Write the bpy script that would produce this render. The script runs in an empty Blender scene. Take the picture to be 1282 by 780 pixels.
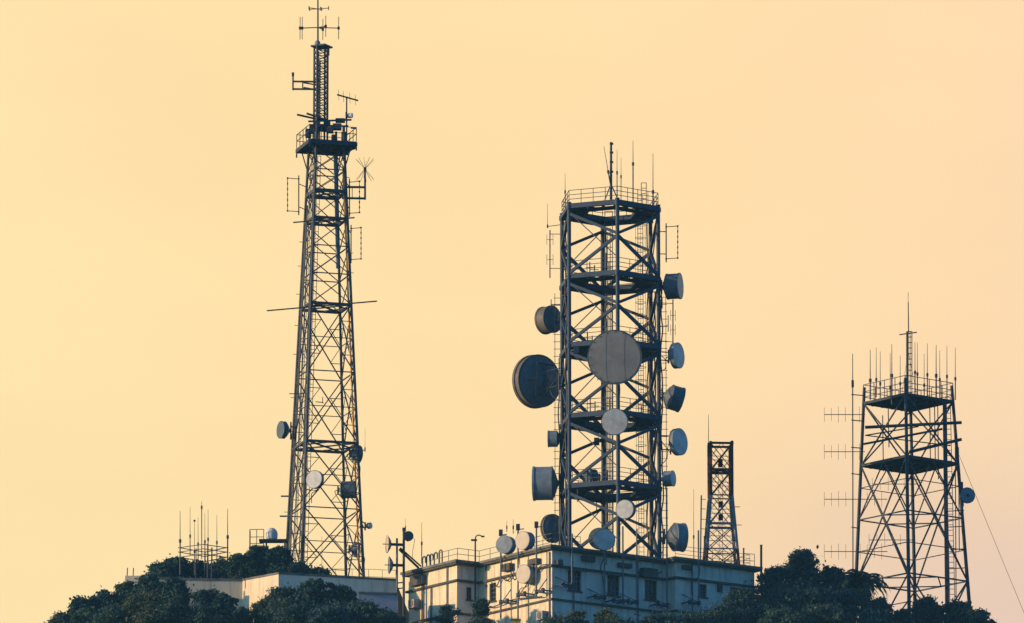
import bpy, math, random
import numpy as np
from mathutils import Vector, Matrix

random.seed(7)
R = math.radians
SC = bpy.context.scene
COL = SC.collection

# ---------------------------------------------------------------- camera
FPX, PITCH = 9230.0, R(11.8)
HAZE = 0.00010                                            # density of the evening air
CAM = Vector((0, 0, 1.7))
cam_d = bpy.data.cameras.new('Camera')
cam = bpy.data.objects.new('Camera', cam_d)
COL.objects.link(cam)
cam.location = CAM
cam.rotation_euler = (R(90) + PITCH, 0, 0)
cam_d.sensor_width = 36
cam_d.lens = FPX / 1282 * 36
cam_d.clip_start = 1
cam_d.clip_end = 20000
SC.camera = cam

# ---------------------------------------------------------------- sky, sun, exposure
SUN_DIR = Vector((-0.97, -0.20, 0.165)).normalized()      # towards the sun: low, from the left
SUN_EL = math.asin(SUN_DIR.z)
W = bpy.data.worlds.new('World')
SC.world = W
W.use_nodes = True
nt = W.node_tree
nt.nodes.clear()
N = lambda t: nt.nodes.new(t)
L = lambda a, b: nt.links.new(a, b)
out = N('ShaderNodeOutputWorld'); bg = N('ShaderNodeBackground'); bg2 = N('ShaderNodeBackground')
mixs = N('ShaderNodeMixShader')
sky = N('ShaderNodeTexSky'); sky.sky_type = 'NISHITA'; sky.sun_disc = False
sky.sun_elevation = SUN_EL
sky.sun_rotation = math.atan2(SUN_DIR.x, SUN_DIR.y)
sky.air_density = 1.0; sky.dust_density = 1.5; sky.ozone_density = 3.0
tint = N('ShaderNodeMixRGB'); tint.blend_type = 'MULTIPLY'; tint.inputs[0].default_value = 1
tint.inputs[2].default_value = (0.53, 1.06, 1.42, 1)
L(sky.outputs[0], tint.inputs[1]); L(tint.outputs[0], bg.inputs[0]); bg.inputs[1].default_value = 0.15
tc = N('ShaderNodeTexCoord'); sep = N('ShaderNodeSeparateXYZ'); L(tc.outputs['Generated'], sep.inputs[0])
def ramp(src, lo, hi, stops):
    m = N('ShaderNodeMapRange'); L(src, m.inputs[0]); m.inputs[1].default_value = lo; m.inputs[2].default_value = hi
    r = N('ShaderNodeValToRGB'); L(m.outputs[0], r.inputs[0])
    e = r.color_ramp.elements
    while len(e) < len(stops): e.new(0.5)
    for q, (p, c) in zip(e, stops): q.position = p; q.color = (*c, 1)
    return r
# sunset band: glow warmest to the left (towards the sun), paler and greyer to the lower right
az = ramp(sep.outputs['X'], -0.085, 0.085, [(0.0, (1.0, .765, .395)), (0.3, (1.0, .745, .378)), (0.6, (1.0, .725, .385)), (0.85, (.985, .70, .40)), (1.0, (.96, .685, .425))])
lowm = N('ShaderNodeMapRange'); L(sep.outputs['Z'], lowm.inputs[0])
lowm.inputs[1].default_value = 0.205; lowm.inputs[2].default_value = 0.158; lowm.interpolation_type = 'SMOOTHSTEP'
rgt = N('ShaderNodeMapRange'); L(sep.outputs['X'], rgt.inputs[0])
rgt.inputs[1].default_value = 0.0; rgt.inputs[2].default_value = 0.075; rgt.interpolation_type = 'SMOOTHSTEP'
mul = N('ShaderNodeMath'); mul.operation = 'MULTIPLY'; L(lowm.outputs[0], mul.inputs[0]); L(rgt.outputs[0], mul.inputs[1])
noi = N('ShaderNodeTexNoise'); noi.inputs['Scale'].default_value = 26; noi.inputs['Detail'].default_value = 2
mp = N('ShaderNodeMapping'); mp.inputs['Scale'].default_value = (1, 1, 1.8); L(tc.outputs['Generated'], mp.inputs[0]); L(mp.outputs[0], noi.inputs['Vector'])
nm = N('ShaderNodeMapRange'); L(noi.outputs['Fac'], nm.inputs[0]); nm.inputs[1].default_value = .3; nm.inputs[2].default_value = .7; nm.inputs[3].default_value = .75; nm.inputs[4].default_value = 1.1
mul2 = N('ShaderNodeMath'); mul2.operation = 'MULTIPLY'; L(mul.outputs[0], mul2.inputs[0]); L(nm.outputs[0], mul2.inputs[1]); mul2.use_clamp = True
bank = N('ShaderNodeMixRGB'); L(mul2.outputs[0], bank.inputs[0]); L(az.outputs[0], bank.inputs[1]); bank.inputs[2].default_value = (.81, .59, .45, 1)
n3 = N('ShaderNodeTexNoise'); n3.inputs['Scale'].default_value = 11; n3.inputs['Detail'].default_value = 4
mp3 = N('ShaderNodeMapping'); mp3.inputs['Scale'].default_value = (1, 1, 3.2); L(tc.outputs['Generated'], mp3.inputs[0]); L(mp3.outputs[0], n3.inputs['Vector'])
cl = N('ShaderNodeValToRGB'); L(n3.outputs['Fac'], cl.inputs[0]); cl.color_ramp.elements[0].position = .3; cl.color_ramp.elements[0].color = (.975, .965, .965, 1); cl.color_ramp.elements[1].position = .7; cl.color_ramp.elements[1].color = (1.02, 1.025, 1.025, 1)
veil = N('ShaderNodeMixRGB'); veil.blend_type = 'MULTIPLY'; veil.inputs[0].default_value = 1; L(bank.outputs[0], veil.inputs[1]); L(cl.outputs[0], veil.inputs[2])
L(veil.outputs[0], bg2.inputs[0]); bg2.inputs[1].default_value = 1.075
front = N('ShaderNodeMapRange'); L(sep.outputs['Y'], front.inputs[0]); front.interpolation_type = 'SMOOTHSTEP'
front.inputs[1].default_value = 0.25; front.inputs[2].default_value = 0.92
L(front.outputs[0], mixs.inputs[0]); L(bg.outputs[0], mixs.inputs[1]); L(bg2.outputs[0], mixs.inputs[2]); L(mixs.outputs[0], out.inputs[0])

sd = bpy.data.lights.new('Sun', 'SUN'); sd.energy = 5.0; sd.angle = R(0.6); sd.color = (1.0, .60, .28)
so = bpy.data.objects.new('Sun', sd); COL.objects.link(so); so.location = (-60, 580, 160)
so.rotation_euler = (-SUN_DIR).to_track_quat('-Z', 'Y').to_euler()
SC.view_settings.view_transform = 'Standard'; SC.view_settings.look = 'None'
SC.view_settings.exposure = 0.0; SC.view_settings.gamma = 1

# ---------------------------------------------------------------- measuring helpers
CP, SP = math.cos(PITCH), math.sin(PITCH)
def P(px, py, Y):
    """world point at depth Y seen at photo pixel (px, py)"""
    a = (px - 641) / FPX; b = (390 - py) / FPX
    d = Vector((a, CP - b * SP, SP + b * CP))
    return CAM + d * (Y / d.y)
def X(px, Y): return P(px, 600, Y).x
def Z(py, Y): return P(641, py, Y).z
S = 600 / FPX                                              # metres per photo pixel at the towers

# ---------------------------------------------------------------- materials
def mat(name, col, rough=.7, metal=0.0, noise=0.0, nscale=1.5, col2=None, stretch=(1, 1, 1), bump=0.0, spec=.3, streak=None, trans=None):
    m = bpy.data.materials.new(name); m.use_nodes = True
    t = m.node_tree; b = t.nodes['Principled BSDF']
    b.inputs['Roughness'].default_value = rough; b.inputs['Metallic'].default_value = metal
    b.inputs['Specular IOR Level'].default_value = spec
    b.inputs['Base Color'].default_value = (*col, 1)
    if noise or col2:
        tcn = t.nodes.new('ShaderNodeTexCoord'); mpn = t.nodes.new('ShaderNodeMapping'); mpn.inputs['Scale'].default_value = stretch
        n = t.nodes.new('ShaderNodeTexNoise'); n.inputs['Scale'].default_value = nscale; n.inputs['Detail'].default_value = 5; n.inputs['Roughness'].default_value = .65
        t.links.new(tcn.outputs['Object'], mpn.inputs[0]); t.links.new(mpn.outputs[0], n.inputs['Vector'])
        r = t.nodes.new('ShaderNodeValToRGB'); t.links.new(n.outputs['Fac'], r.inputs[0])
        c2 = col2 or tuple(c * (1 - noise) for c in col)
        r.color_ramp.elements[0].position = .32; r.color_ramp.elements[0].color = (*c2, 1)
        r.color_ramp.elements[1].position = .62; r.color_ramp.elements[1].color = (*col, 1)
        last = r.outputs[0]
        if streak:
            mp2 = t.nodes.new('ShaderNodeMapping'); mp2.inputs['Scale'].default_value = (1.6, 1.6, .10)
            n2 = t.nodes.new('ShaderNodeTexNoise'); n2.inputs['Scale'].default_value = 1.3; n2.inputs['Detail'].default_value = 6; n2.inputs['Roughness'].default_value = .7
            t.links.new(tcn.outputs['Object'], mp2.inputs[0]); t.links.new(mp2.outputs[0], n2.inputs['Vector'])
            r2 = t.nodes.new('ShaderNodeValToRGB'); t.links.new(n2.outputs['Fac'], r2.inputs[0])
            r2.color_ramp.elements[0].position = .51; r2.color_ramp.elements[0].color = (0, 0, 0, 1)
            r2.color_ramp.elements[1].position = .70; r2.color_ramp.elements[1].color = (.85, .85, .85, 1)
            mx = t.nodes.new('ShaderNodeMixRGB'); t.links.new(r2.outputs[0], mx.inputs[0]); t.links.new(last, mx.inputs[1]); mx.inputs[2].default_value = (*streak, 1)
            last = mx.outputs[0]
        t.links.new(last, b.inputs['Base Color'])
        if bump:
            bp = t.nodes.new('ShaderNodeBump'); bp.inputs['Strength'].default_value = bump; bp.inputs['Distance'].default_value = .05
            t.links.new(n.outputs['Fac'], bp.inputs['Height']); t.links.new(bp.outputs[0], b.inputs['Normal'])
    return m

M = {}
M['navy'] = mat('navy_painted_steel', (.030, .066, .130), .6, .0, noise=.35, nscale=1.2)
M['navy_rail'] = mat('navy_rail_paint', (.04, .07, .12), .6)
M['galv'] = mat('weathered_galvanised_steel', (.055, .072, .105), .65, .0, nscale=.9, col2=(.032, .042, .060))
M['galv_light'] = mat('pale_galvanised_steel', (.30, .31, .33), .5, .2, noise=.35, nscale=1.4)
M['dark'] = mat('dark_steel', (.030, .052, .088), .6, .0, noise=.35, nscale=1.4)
M['cable'] = mat('black_cable', (.028, .042, .065), .6)
M['conduit'] = mat('sun_glint_orange_steel', (.78, .42, .12), .5, noise=.4, nscale=2)  # steel catching low sun: the orange glint is put into the colour
M['red'] = mat('faded_red_paint', (.075, .028, .030), .7, noise=.4, nscale=1.6)
M['white_paint'] = mat('faded_white_paint', (.22, .26, .33), .6, noise=.35, nscale=1.6)
M['radome'] = mat('grey_radome_skin', (.275, .28, .285), .55, noise=.26, nscale=.9)
M['radome_blue'] = mat('pale_blue_radome_skin', (.57, .63, .67), .5, noise=.3, nscale=1.6)
M['radome_cream'] = mat('cream_radome_skin', (.55, .50, .42), .55, noise=.2, nscale=1.6)
M['radome_seam'] = mat('radome_seam_tape', (.24, .248, .256), .6)
M['shroud'] = mat('blue_grey_shroud', (.085, .135, .20), .55, noise=.4, nscale=1.8)
M['shroud_lt'] = mat('faded_blue_shroud', (.20, .28, .37), .55, noise=.35, nscale=1.8)
M['shroud_brown'] = mat('weathered_brown_grey_shroud', (.13, .125, .125), .6, noise=.4, nscale=1.8)
M['back'] = mat('dish_back', (.11, .165, .23), .55, noise=.4, nscale=1.5)
M['white'] = mat('white_plastic', (.62, .66, .72), .45, noise=.15, nscale=2)
M['wall'] = mat('stained_render', (.72, .70, .64), .9, nscale=.6, col2=(.56, .55, .51), streak=(.30, .30, .28), bump=.2)
M['wall_sunlit'] = mat('cream_sunlit_render', (.80, .71, .53), .9, nscale=.5, col2=(.68, .60, .45), streak=(.36, .33, .28), bump=.2)  # warm copy of the render, sunlight put into the colour of sun-side faces
M['wall_shade_side'] = mat('pale_shade_side_render', (.80, .77, .66), .9, nscale=.5, col2=(.68, .66, .57), streak=(.42, .41, .36), bump=.2)  # lighter copy of the render, brightness of the shaded side put into the colour
M['slab'] = mat('weathered_concrete_slab', (.20, .205, .20), .9, nscale=1.3, col2=(.10, .105, .105), bump=.2)
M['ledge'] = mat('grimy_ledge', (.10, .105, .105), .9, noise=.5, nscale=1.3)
M['glass'] = mat('dark_window_glass', (.016, .022, .03), .25, spec=.4)
M['frame'] = mat('window_frame_paint', (.10, .12, .14), .6)
M['lead'] = mat('grey_pole', (.13, .155, .19), .6, noise=.35, nscale=2)
M['acwhite'] = mat('ac_casing', (.34, .35, .35), .5, noise=.2, nscale=2)
M['bark'] = mat('bark', (.045, .038, .03), .95, noise=.4, nscale=4)
M['soil'] = mat('hillside_soil_and_scrub', (.045, .06, .035), .98, nscale=.15, col2=(.022, .032, .02), bump=.4)
M['orange'] = mat('orange_sun_glint', (.75, .22, .03), .4)  # orange of a sun glint painted on, no lamp
M['yellow'] = mat('yellow_paint', (.65, .48, .06), .5, noise=.2)

def leaf_mat(name, a, b, c):
    m = bpy.data.materials.new(name); m.use_nodes = True; t = m.node_tree
    bs = t.nodes['Principled BSDF']; bs.inputs['Roughness'].default_value = .75; bs.inputs['Specular IOR Level'].default_value = .12
    at = t.nodes.new('ShaderNodeAttribute'); at.attribute_name = 'tone'
    r = t.nodes.new('ShaderNodeValToRGB'); t.links.new(at.outputs['Fac'], r.inputs[0])
    e = r.color_ramp.elements; e.new(.5)
    for q, (p, cc) in zip(e, ((0, a), (.5, b), (1, c))): q.position = p; q.color = (*cc, 1)
    t.links.new(r.outputs[0], bs.inputs['Base Color'])
    tr = t.nodes.new('ShaderNodeBsdfTranslucent'); t.links.new(r.outputs[0], tr.inputs[0])
    mx = t.nodes.new('ShaderNodeMixShader'); mx.inputs[0].default_value = .22
    o = [n for n in t.nodes if n.type == 'OUTPUT_MATERIAL'][0]
    t.links.new(bs.outputs[0], mx.inputs[1]); t.links.new(tr.outputs[0], mx.inputs[2]); t.links.new(mx.outputs[0], o.inputs[0])
    return m
M['leaf_dark'] = leaf_mat('dark_leaves', (.024, .070, .092), (.038, .092, .105), (.060, .110, .092))
M['leaf_mid'] = leaf_mat('mid_green_leaves', (.030, .080, .090), (.046, .102, .098), (.085, .125, .080))
M['leaf_olive'] = leaf_mat('olive_leaves', (.055, .095, .075), (.085, .125, .078), (.15, .165, .075))
M['palm'] = leaf_mat('palm_leaves', (.028, .068, .075), (.042, .09, .088), (.07, .11, .075))

# ---------------------------------------------------------------- objects
def tag(o, label=None, cat=None, group=None, kind=None):
    if label: o['label'] = label
    if cat: o['category'] = cat
    if group: o['group'] = group
    if kind: o['kind'] = kind
    return o
def thing(name, loc, label, cat, group=None):
    o = bpy.data.objects.new(name, None); o.empty_display_size = .3
    COL.objects.link(o); o.location = loc
    return tag(o, label, cat, group)
def wloc(o):
    v = Vector((0, 0, 0))
    while o is not None: v += o.location; o = o.parent
    return v

class MB:
    def __init__(s): s.v = []; s.f = []; s.sm = []
    def add(s, vs, fs, smooth=False):
        n = len(s.v); s.v += [Vector(v) for v in vs]; s.f += [tuple(i + n for i in f) for f in fs]; s.sm += [smooth] * len(fs); return s
    def tube(s, a, b, r, r2=None, n=6, caps=True):
        a, b = Vector(a), Vector(b); d = b - a
        if d.length < 1e-6: return s
        d.normalize(); up = Vector((0, 0, 1)) if abs(d.z) < .9 else Vector((1, 0, 0))
        u = d.cross(up).normalized(); w = d.cross(u); r2 = r if r2 is None else r2
        vs = []
        for p, q in ((a, r), (b, r2)):
            for k in range(n):
                t = 2 * math.pi * (k + .5) / n
                vs.append(p + u * math.cos(t) * q + w * math.sin(t) * q)
        fs = [(k, n + k, n + (k + 1) % n, (k + 1) % n) for k in range(n)]
        s.add(vs, fs, n > 5)
        if caps: s.add(vs, [tuple(range(n)), tuple(range(2 * n - 1, n - 1, -1))])
        return s
    def path(s, pts, r, n=6):
        for a, b in zip(pts, pts[1:]): s.tube(a, b, r, n=n)
        return s
    def bar(s, a, b, w, h=None):
        """rectangular bar, w across (horizontal), h vertical"""
        a, b = Vector(a), Vector(b); h = h or w; d = (b - a).normalized()
        up = Vector((0, 0, 1)) if abs(d.z) < .95 else Vector((0, 1, 0))
        u = d.cross(up).normalized() * w / 2; q = u.cross(d).normalized() * h / 2
        vs = [p + u * i + q * j for p in (a, b) for i, j in ((-1, -1), (1, -1), (1, 1), (-1, 1))]
        return s.add(vs, [(0, 1, 2, 3), (7, 6, 5, 4), (0, 4, 5, 1), (1, 5, 6, 2), (2, 6, 7, 3), (3, 7, 4, 0)])
    def box(s, c, sx, sy, sz, ax=None):
        c = Vector(c); u, v = ax or (Vector((1, 0, 0)), Vector((0, 1, 0)))
        vs = [c + u * i * sx / 2 + v * j * sy / 2 + Vector((0, 0, k * sz / 2)) for k in (-1, 1) for i, j in ((-1, -1), (1, -1), (1, 1), (-1, 1))]
        return s.add(vs, [(3, 2, 1, 0), (4, 5, 6, 7), (0, 1, 5, 4), (1, 2, 6, 5), (2, 3, 7, 6), (3, 0, 4, 7)])
    def lathe(s, c, d, prof, n=32, smooth=True):
        """profile of (distance along d, radius)"""
        c, d = Vector(c), Vector(d).normalized(); up = Vector((0, 0, 1)) if abs(d.z) < .9 else Vector((1, 0, 0))
        u = d.cross(up).normalized(); w = d.cross(u); vs = []; fs = []
        for t, r in prof:
            for k in range(n):
                a = 2 * math.pi * k / n; vs.append(c + d * t + (u * math.cos(a) + w * math.sin(a)) * max(r, 1e-4))
        for i in range(len(prof) - 1):
            for k in range(n): fs.append((i * n + k, i * n + (k + 1) % n, (i + 1) * n + (k + 1) % n, (i + 1) * n + k))
        return s.add(vs, fs, smooth)
    def prism(s, poly, z0, z1):
        n = len(poly); vs = [Vector((p[0], p[1], z)) for z in (z0, z1) for p in poly]
        return s.add(vs, [tuple(range(n - 1, -1, -1)), tuple(range(n, 2 * n))] + [(k, (k + 1) % n, n + (k + 1) % n, n + k) for k in range(n)])
    def build(s, name, m, parent=None, **kw):
        o = parent and wloc(parent) or Vector((0, 0, 0))
        me = bpy.data.meshes.new(name)
        me.from_pydata([tuple(v - o) for v in s.v], [], s.f); me.materials.append(m)
        me.polygons.foreach_set('use_smooth', s.sm); me.update()
        ob = bpy.data.objects.new(name, me); COL.objects.link(ob)
        if parent: ob.parent = parent
        return tag(ob, **kw) if kw else ob

# ---------------------------------------------------------------- air between camera and hill
hz = bpy.data.materials.new('haze_air'); hz.use_nodes = True; ht = hz.node_tree; ht.nodes.clear()
ho = ht.nodes.new('ShaderNodeOutputMaterial'); hv = ht.nodes.new('ShaderNodeVolumePrincipled')
hv.inputs['Color'].default_value = (.22, .62, 1.0, 1); hv.inputs['Density'].default_value = HAZE; hv.inputs['Anisotropy'].default_value = .0
ht.links.new(hv.outputs[0], ho.inputs['Volume'])

# ================================================================ SETTING
ZW = Z(716.3, 600)                                        # top of the pale retaining wall
def ground(x, y):
    t = min(1, max(0, (y - 150) / (590 - 150)))
    h = 96.6 * t ** 1.35
    h *= 1 / (1 + (max(0, abs(x - 8) - 37) / 45) ** 2)
    if x < -20: h -= min(4.5, (-20 - x) * .28) * t
    if y > 640: h *= 1 / (1 + ((y - 640) / 130) ** 2)
    return h
def axis(lo, hi, core0, core1, fine, coarse):
    v = list(np.arange(core0, core1 + .1, fine)); a = core0; st = fine
    while a > lo: st = min(coarse, st * 1.35); a -= st; v.insert(0, a)
    b = core1; st = fine
    while b < hi: st = min(coarse, st * 1.35); b += st; v.append(b)
    return v
xs = axis(-4000, 4000, -80, 90, 3.5, 400); ys = axis(-1500, 6000, 540, 680, 3.5, 400)
g = MB(); nx = len(xs); rg = random.Random(3)
g.add([(x, y, ground(x, y) + (rg.uniform(-.25, .25) if 500 < y < 700 else 0)) for y in ys for x in xs],
      [(j * nx + i, j * nx + i + 1, (j + 1) * nx + i + 1, (j + 1) * nx + i) for j in range(len(ys) - 1) for i in range(nx - 1)], True)
g.build('hillside', M['soil'], kind='structure')

# ---- retaining wall with the terrace behind it
K = Vector((X(349.5, 600), 600, 0))
wl = [(X(186, 602.4), 602.4), (X(200, 602.6), 602.6), (X(304.6, 603.3), 603.3), (K.x, K.y), (X(420, 601.6), 601.6), (X(497, 603.2), 603.2)]
t = thing('retaining_wall', (K.x, K.y, 94), 'long pale rendered retaining wall below the tall slender tower, sunlit left of its corner', 'wall')
def wall_run(mb, pts, z0, z1, th):
    for (a, b) in zip(pts, pts[1:]):
        a, b = Vector((*a, 0)), Vector((*b, 0)); d = (b - a).normalized(); n = Vector((-d.y, d.x, 0)) * th
        mb.prism([a, b, b + n, a + n], z0, z1)
mb = MB(); wall_run(mb, wl[:4], 93, ZW - .18, .35); mb.build('wall_face', M['wall_sunlit'], t)
mb = MB(); wall_run(mb, wl[3:], 93, ZW - .18, .35); mb.build('wall_face', M['wall_shade_side'], t)
mb = MB(); wall_run(mb, [(a, b - .06) for a, b in wl[1:]], ZW - .178, ZW, .47); mb.build('coping', M['slab'], t)
mb = MB()
for k in range(9):
    f = k / 8.0; x = wl[1][0] + (wl[2][0] - wl[1][0]) * f; mb.box((x, 602.6 + .7 * f + .2, ZW + .07), .12, .2, .16)
mb.build('coping_stub', M['ledge'], t)
TZ = ZW - .35
mb = MB(); mb.prism([(wl[0][0], 602.9), (wl[2][0], 603.8), (K.x, 600.5), (wl[5][0], 603.7), (wl[5][0] + 2, 640), (wl[0][0], 640)], 90, TZ)
mb.build('terrace', M['soil'], kind='structure')

# low wall end far left, with two stub posts
t = thing('garden_wall', P(166, 740, 601), 'short stub of pale wall with two thin posts among the leftmost treetops', 'wall')
mb = MB(); zt = Z(722, 601.5); mb.prism([(X(158, 601), 601), (X(190, 601), 601), (X(190, 601), 601.4), (X(158, 601), 601.4)], zt - 8, zt); mb.build('wall_face', M['wall_sunlit'], t)
for px, py in ((160.5, 711), (168, 711)):
    MB().tube((X(px, 601.2), 601.2, zt), (X(px, 601.2) + .02, 601.2, Z(py, 601.2)), .045).build('post', M['lead'], t)

# lavender service block at the foot of the white wall, left of the equipment building
t = thing('service_block', (X(475, 599.0), 599, 94), 'low lavender grey flat block in front of the white wall beside the twin dish pole', 'building')
mb = MB(); y0 = 597.0
fp = [(X(452, y0), y0), (X(498, y0), y0 + .5), (X(498, y0), y0 + 3.9), (X(452, y0), y0 + 3.4)]
zt = Z(741, y0)
mb.prism(fp, 92, zt - .15); mb.build('wall', mat('lavender_render', (.46, .46, .53), .9, nscale=.7, col2=(.38, .38, .45)), t)
mb = MB(); mb.prism([(fp[0][0] - .15, fp[0][1] - .15), (fp[1][0] + .1, fp[1][1] - .15), (fp[2][0] + .1, fp[2][1]), (fp[3][0] - .15, fp[3][1])], zt - .148, zt); mb.build('roof', M['slab'], t)

# ================================================================ EQUIPMENT BUILDING
A = Vector((X(691, 591), 591, 0)); ZR = Z(683, 591)
U = Vector((.814, .581, 0)).normalized(); V = Vector((-U.y, U.x, 0))
def bl(u, v): return A + U * u + V * v
FP = [(0, 0), (11.6, 0), (11.6, -1.3), (19.7, -1.3), (19.7, 17.3), (-2.2, 17.3), (-2.2, 10.3), (0, 10.3)]
ZB = ZR - 10.5
bld = thing('equipment_building', bl(9, 8) + Vector((0, 0, ZB)), 'large stained pale concrete building with flat overhanging roof carrying the dish covered tower', 'building')
def offset(poly, d):
    n = len(poly); res = []
    for i in range(n):
        a, b, c = (Vector((*poly[(i + k - 1) % n], 0)) for k in range(3))
        n1 = Vector(((b - a).y, -(b - a).x, 0)).normalized(); n2 = Vector(((c - b).y, -(c - b).x, 0)).normalized()
        q = b + (n1 + n2) * d / (1 + n1.dot(n2)); res.append((q.x, q.y))
    return res
def slab(name, m, d, z0, z1):
    mb = MB(); mb.prism([bl(*p) for p in offset(FP, d)], z0, z1); return mb.build(name, m, bld)
slab('roof', M['slab'], .50, ZR - .20, ZR)
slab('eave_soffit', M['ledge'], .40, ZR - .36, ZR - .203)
# ledges are rings around the walls
def ring_ledge(z0, z1, d):
    outer = offset(FP, d); inner = offset(FP, .012); mb = MB()
    for i in range(len(FP)):
        j = (i + 1) % len(FP)
        mb.prism([bl(*outer[i]), bl(*outer[j]), bl(*inner[j]), bl(*inner[i])], z0, z1)
    mb.build('ledge', M['ledge'], bld)
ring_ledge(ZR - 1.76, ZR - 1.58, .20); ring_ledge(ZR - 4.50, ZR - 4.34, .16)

def wall(p, q, openings, m):
    """wall p->q in building coords (outside on the right); openings (s0, s1, z0, z1, kind) become real recesses"""
    a, b = bl(*p), bl(*q); d = (b - a); ln = d.length; d.normalize(); n = Vector((d.y, -d.x, 0))
    sx = sorted({0, ln} | {o[0] for o in openings} | {o[1] for o in openings}); sz = sorted({ZB, ZR - .362} | {o[2] for o in openings} | {o[3] for o in openings})
    pt = lambda s, z, off=0: a + d * s + n * off + Vector((0, 0, z))
    mb = MB()
    for s0, s1 in zip(sx, sx[1:]):
        for z0, z1 in zip(sz, sz[1:]):
            if any(o[0] <= s0 and s1 <= o[1] and o[2] <= z0 and z1 <= o[3] for o in openings): continue
            mb.add([pt(s0, z0), pt(s1, z0), pt(s1, z1), pt(s0, z1)], [(0, 1, 2, 3)])
    dp = -.28
    for s0, s1, z0, z1, kind in openings:
        c = [(s0, z0), (s1, z0), (s1, z1), (s0, z1)]
        for (e, f) in zip(c, c[1:] + c[:1]): mb.add([pt(*e), pt(*e, dp), pt(*f, dp), pt(*f)], [(0, 1, 2, 3)])
    mb.build('wall', m, bld)
    for s0, s1, z0, z1, kind in openings:
        fr = MB(); w = .07
        for (e, f) in (((s0, z0), (s1, z0)), ((s0, z1), (s1, z1)), ((s0, z0), (s0, z1)), ((s1, z0), (s1, z1))):
            fr.bar(pt(*e, -.2), pt(*f, -.2), w, w)
        if kind != 'door':
            k = 3
            for i in range(1, k): fr.bar(pt(s0 + (s1 - s0) * i / k, z0, -.2), pt(s0 + (s1 - s0) * i / k, z1, -.2), .045)
            for i in (1, 2, 3): fr.bar(pt(s0, z0 + (z1 - z0) * i / 4, -.2), pt(s1, z0 + (z1 - z0) * i / 4, -.2), .045)
        nm = 'door' if kind == 'door' else 'window'
        root = fr.build(nm, M['frame'], bld)
        pn = MB(); pn.add([pt(s0, z0, dp + .02), pt(s1, z0, dp + .02), pt(s1, z1, dp + .02), pt(s0, z1, dp + .02)], [(0, 1, 2, 3)])
        pn.build('pane', M['glass'], root)
        if kind != 'door':
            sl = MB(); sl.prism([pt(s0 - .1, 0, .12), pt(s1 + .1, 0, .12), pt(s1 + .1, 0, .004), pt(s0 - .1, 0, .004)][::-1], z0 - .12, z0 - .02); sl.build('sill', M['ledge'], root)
        if kind == 'hood':
            hd = MB(); a1 = pt(s0 - .15, z1 + .22, .004); b1 = pt(s1 + .15, z1 + .22, .004); dn = n * .55 - Vector((0, 0, .28)); th = Vector((0, 0, .05))
            vs = [a1, b1, b1 + dn, a1 + dn]; hd.add(vs + [v - th for v in vs], [(3, 2, 1, 0), (4, 5, 6, 7), (0, 1, 5, 4), (1, 2, 6, 5), (2, 3, 7, 6), (3, 0, 4, 7)]); hd.build('hood', M['ledge'], root)
# front wall (A to E): x pixel -> distance along the wall
def s_front(px, s_=0.0, v=0.0):
    lo, hi = -3, 25
    for _ in range(40):
        mid = (lo + hi) / 2; w = bl(mid, v); q = 641 + FPX * w.x / ((w.y) * CP + (w.z - 1.7 + 104) * SP)
        lo, hi = (mid, hi) if q < px else (lo, mid)
    return lo
f = s_front
wall((0, 0), (11.6, 0), [(f(711), f(727.5), ZR - 3.5, ZR - 1.85, 'hood'), (f(760.5), f(775.5), ZR - 3.5, ZR - 1.85, 'hood'), (f(807), f(823), ZR - 3.5, ZR - 1.85, 'plain')], M['wall'])
wall((11.6, 0), (11.6, -1.3), [], M['wall'])
wf = lambda px: f(px, 0, -1.3) - 11.6
wall((11.6, -1.3), (19.7, -1.3), [(wf(874), wf(885), ZR - 3.0, ZR - 1.95, 'plain'), (wf(914), wf(929), ZR - 4.2, ZR - 1.9, 'door')], M['wall'])
wall((19.7, -1.3), (19.7, 17.3), [], M['wall']); wall((19.7, 17.3), (-2.2, 17.3), [], M['wall'])
# left facing walls (outside is -u): run from far to near
wall((-2.2, 17.3), (-2.2, 10.3), [], M['wall_sunlit'])
wall((-2.2, 10.3), (0, 10.3), [(.95, 1.5, ZR - 3.15, ZR - 2.1, 'plain')], M['wall'])
wall((0, 10.3), (0, 0), [(1.5, 2.45, ZR - 3.45, ZR - 1.95, 'plain')], M['wall_sunlit'])

def railing(pts, z, h=1.05, step=1.35, r=.028, rails=(1, .55), m=None, name='railing', parent=bld, mb=None, pr=None):
    own = mb is None; mb = mb or MB()
    for a, b in zip(pts, pts[1:]):
        a, b = Vector((a[0], a[1], z)), Vector((b[0], b[1], z)); n = max(1, round((b - a).length / step))
        for k in range(n + 1):
            p = a.lerp(b, k / n); mb.tube(p, p + Vector((0, 0, h)), pr or r * 1.15, n=4)
        for q in rails: mb.tube(a + Vector((0, 0, h * q)), b + Vector((0, 0, h * q)), r, n=4)
    if own: return mb.build(name, m or M['lead'], parent)
railing([bl(-2.1, 14.2), bl(-2.1, 10.4), bl(.1, 10.4), bl(.1, 7.3)], ZR)
railing([bl(.1, 2.6), bl(.1, .2), bl(3.0, .2)], ZR, step=1.2, rails=(1, .6, .3))
railing([bl(11.7, -1.1), bl(19.4, -1.1), bl(19.4, 3)], ZR, step=1.9, rails=(1, .7, .35), r=.022)
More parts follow.
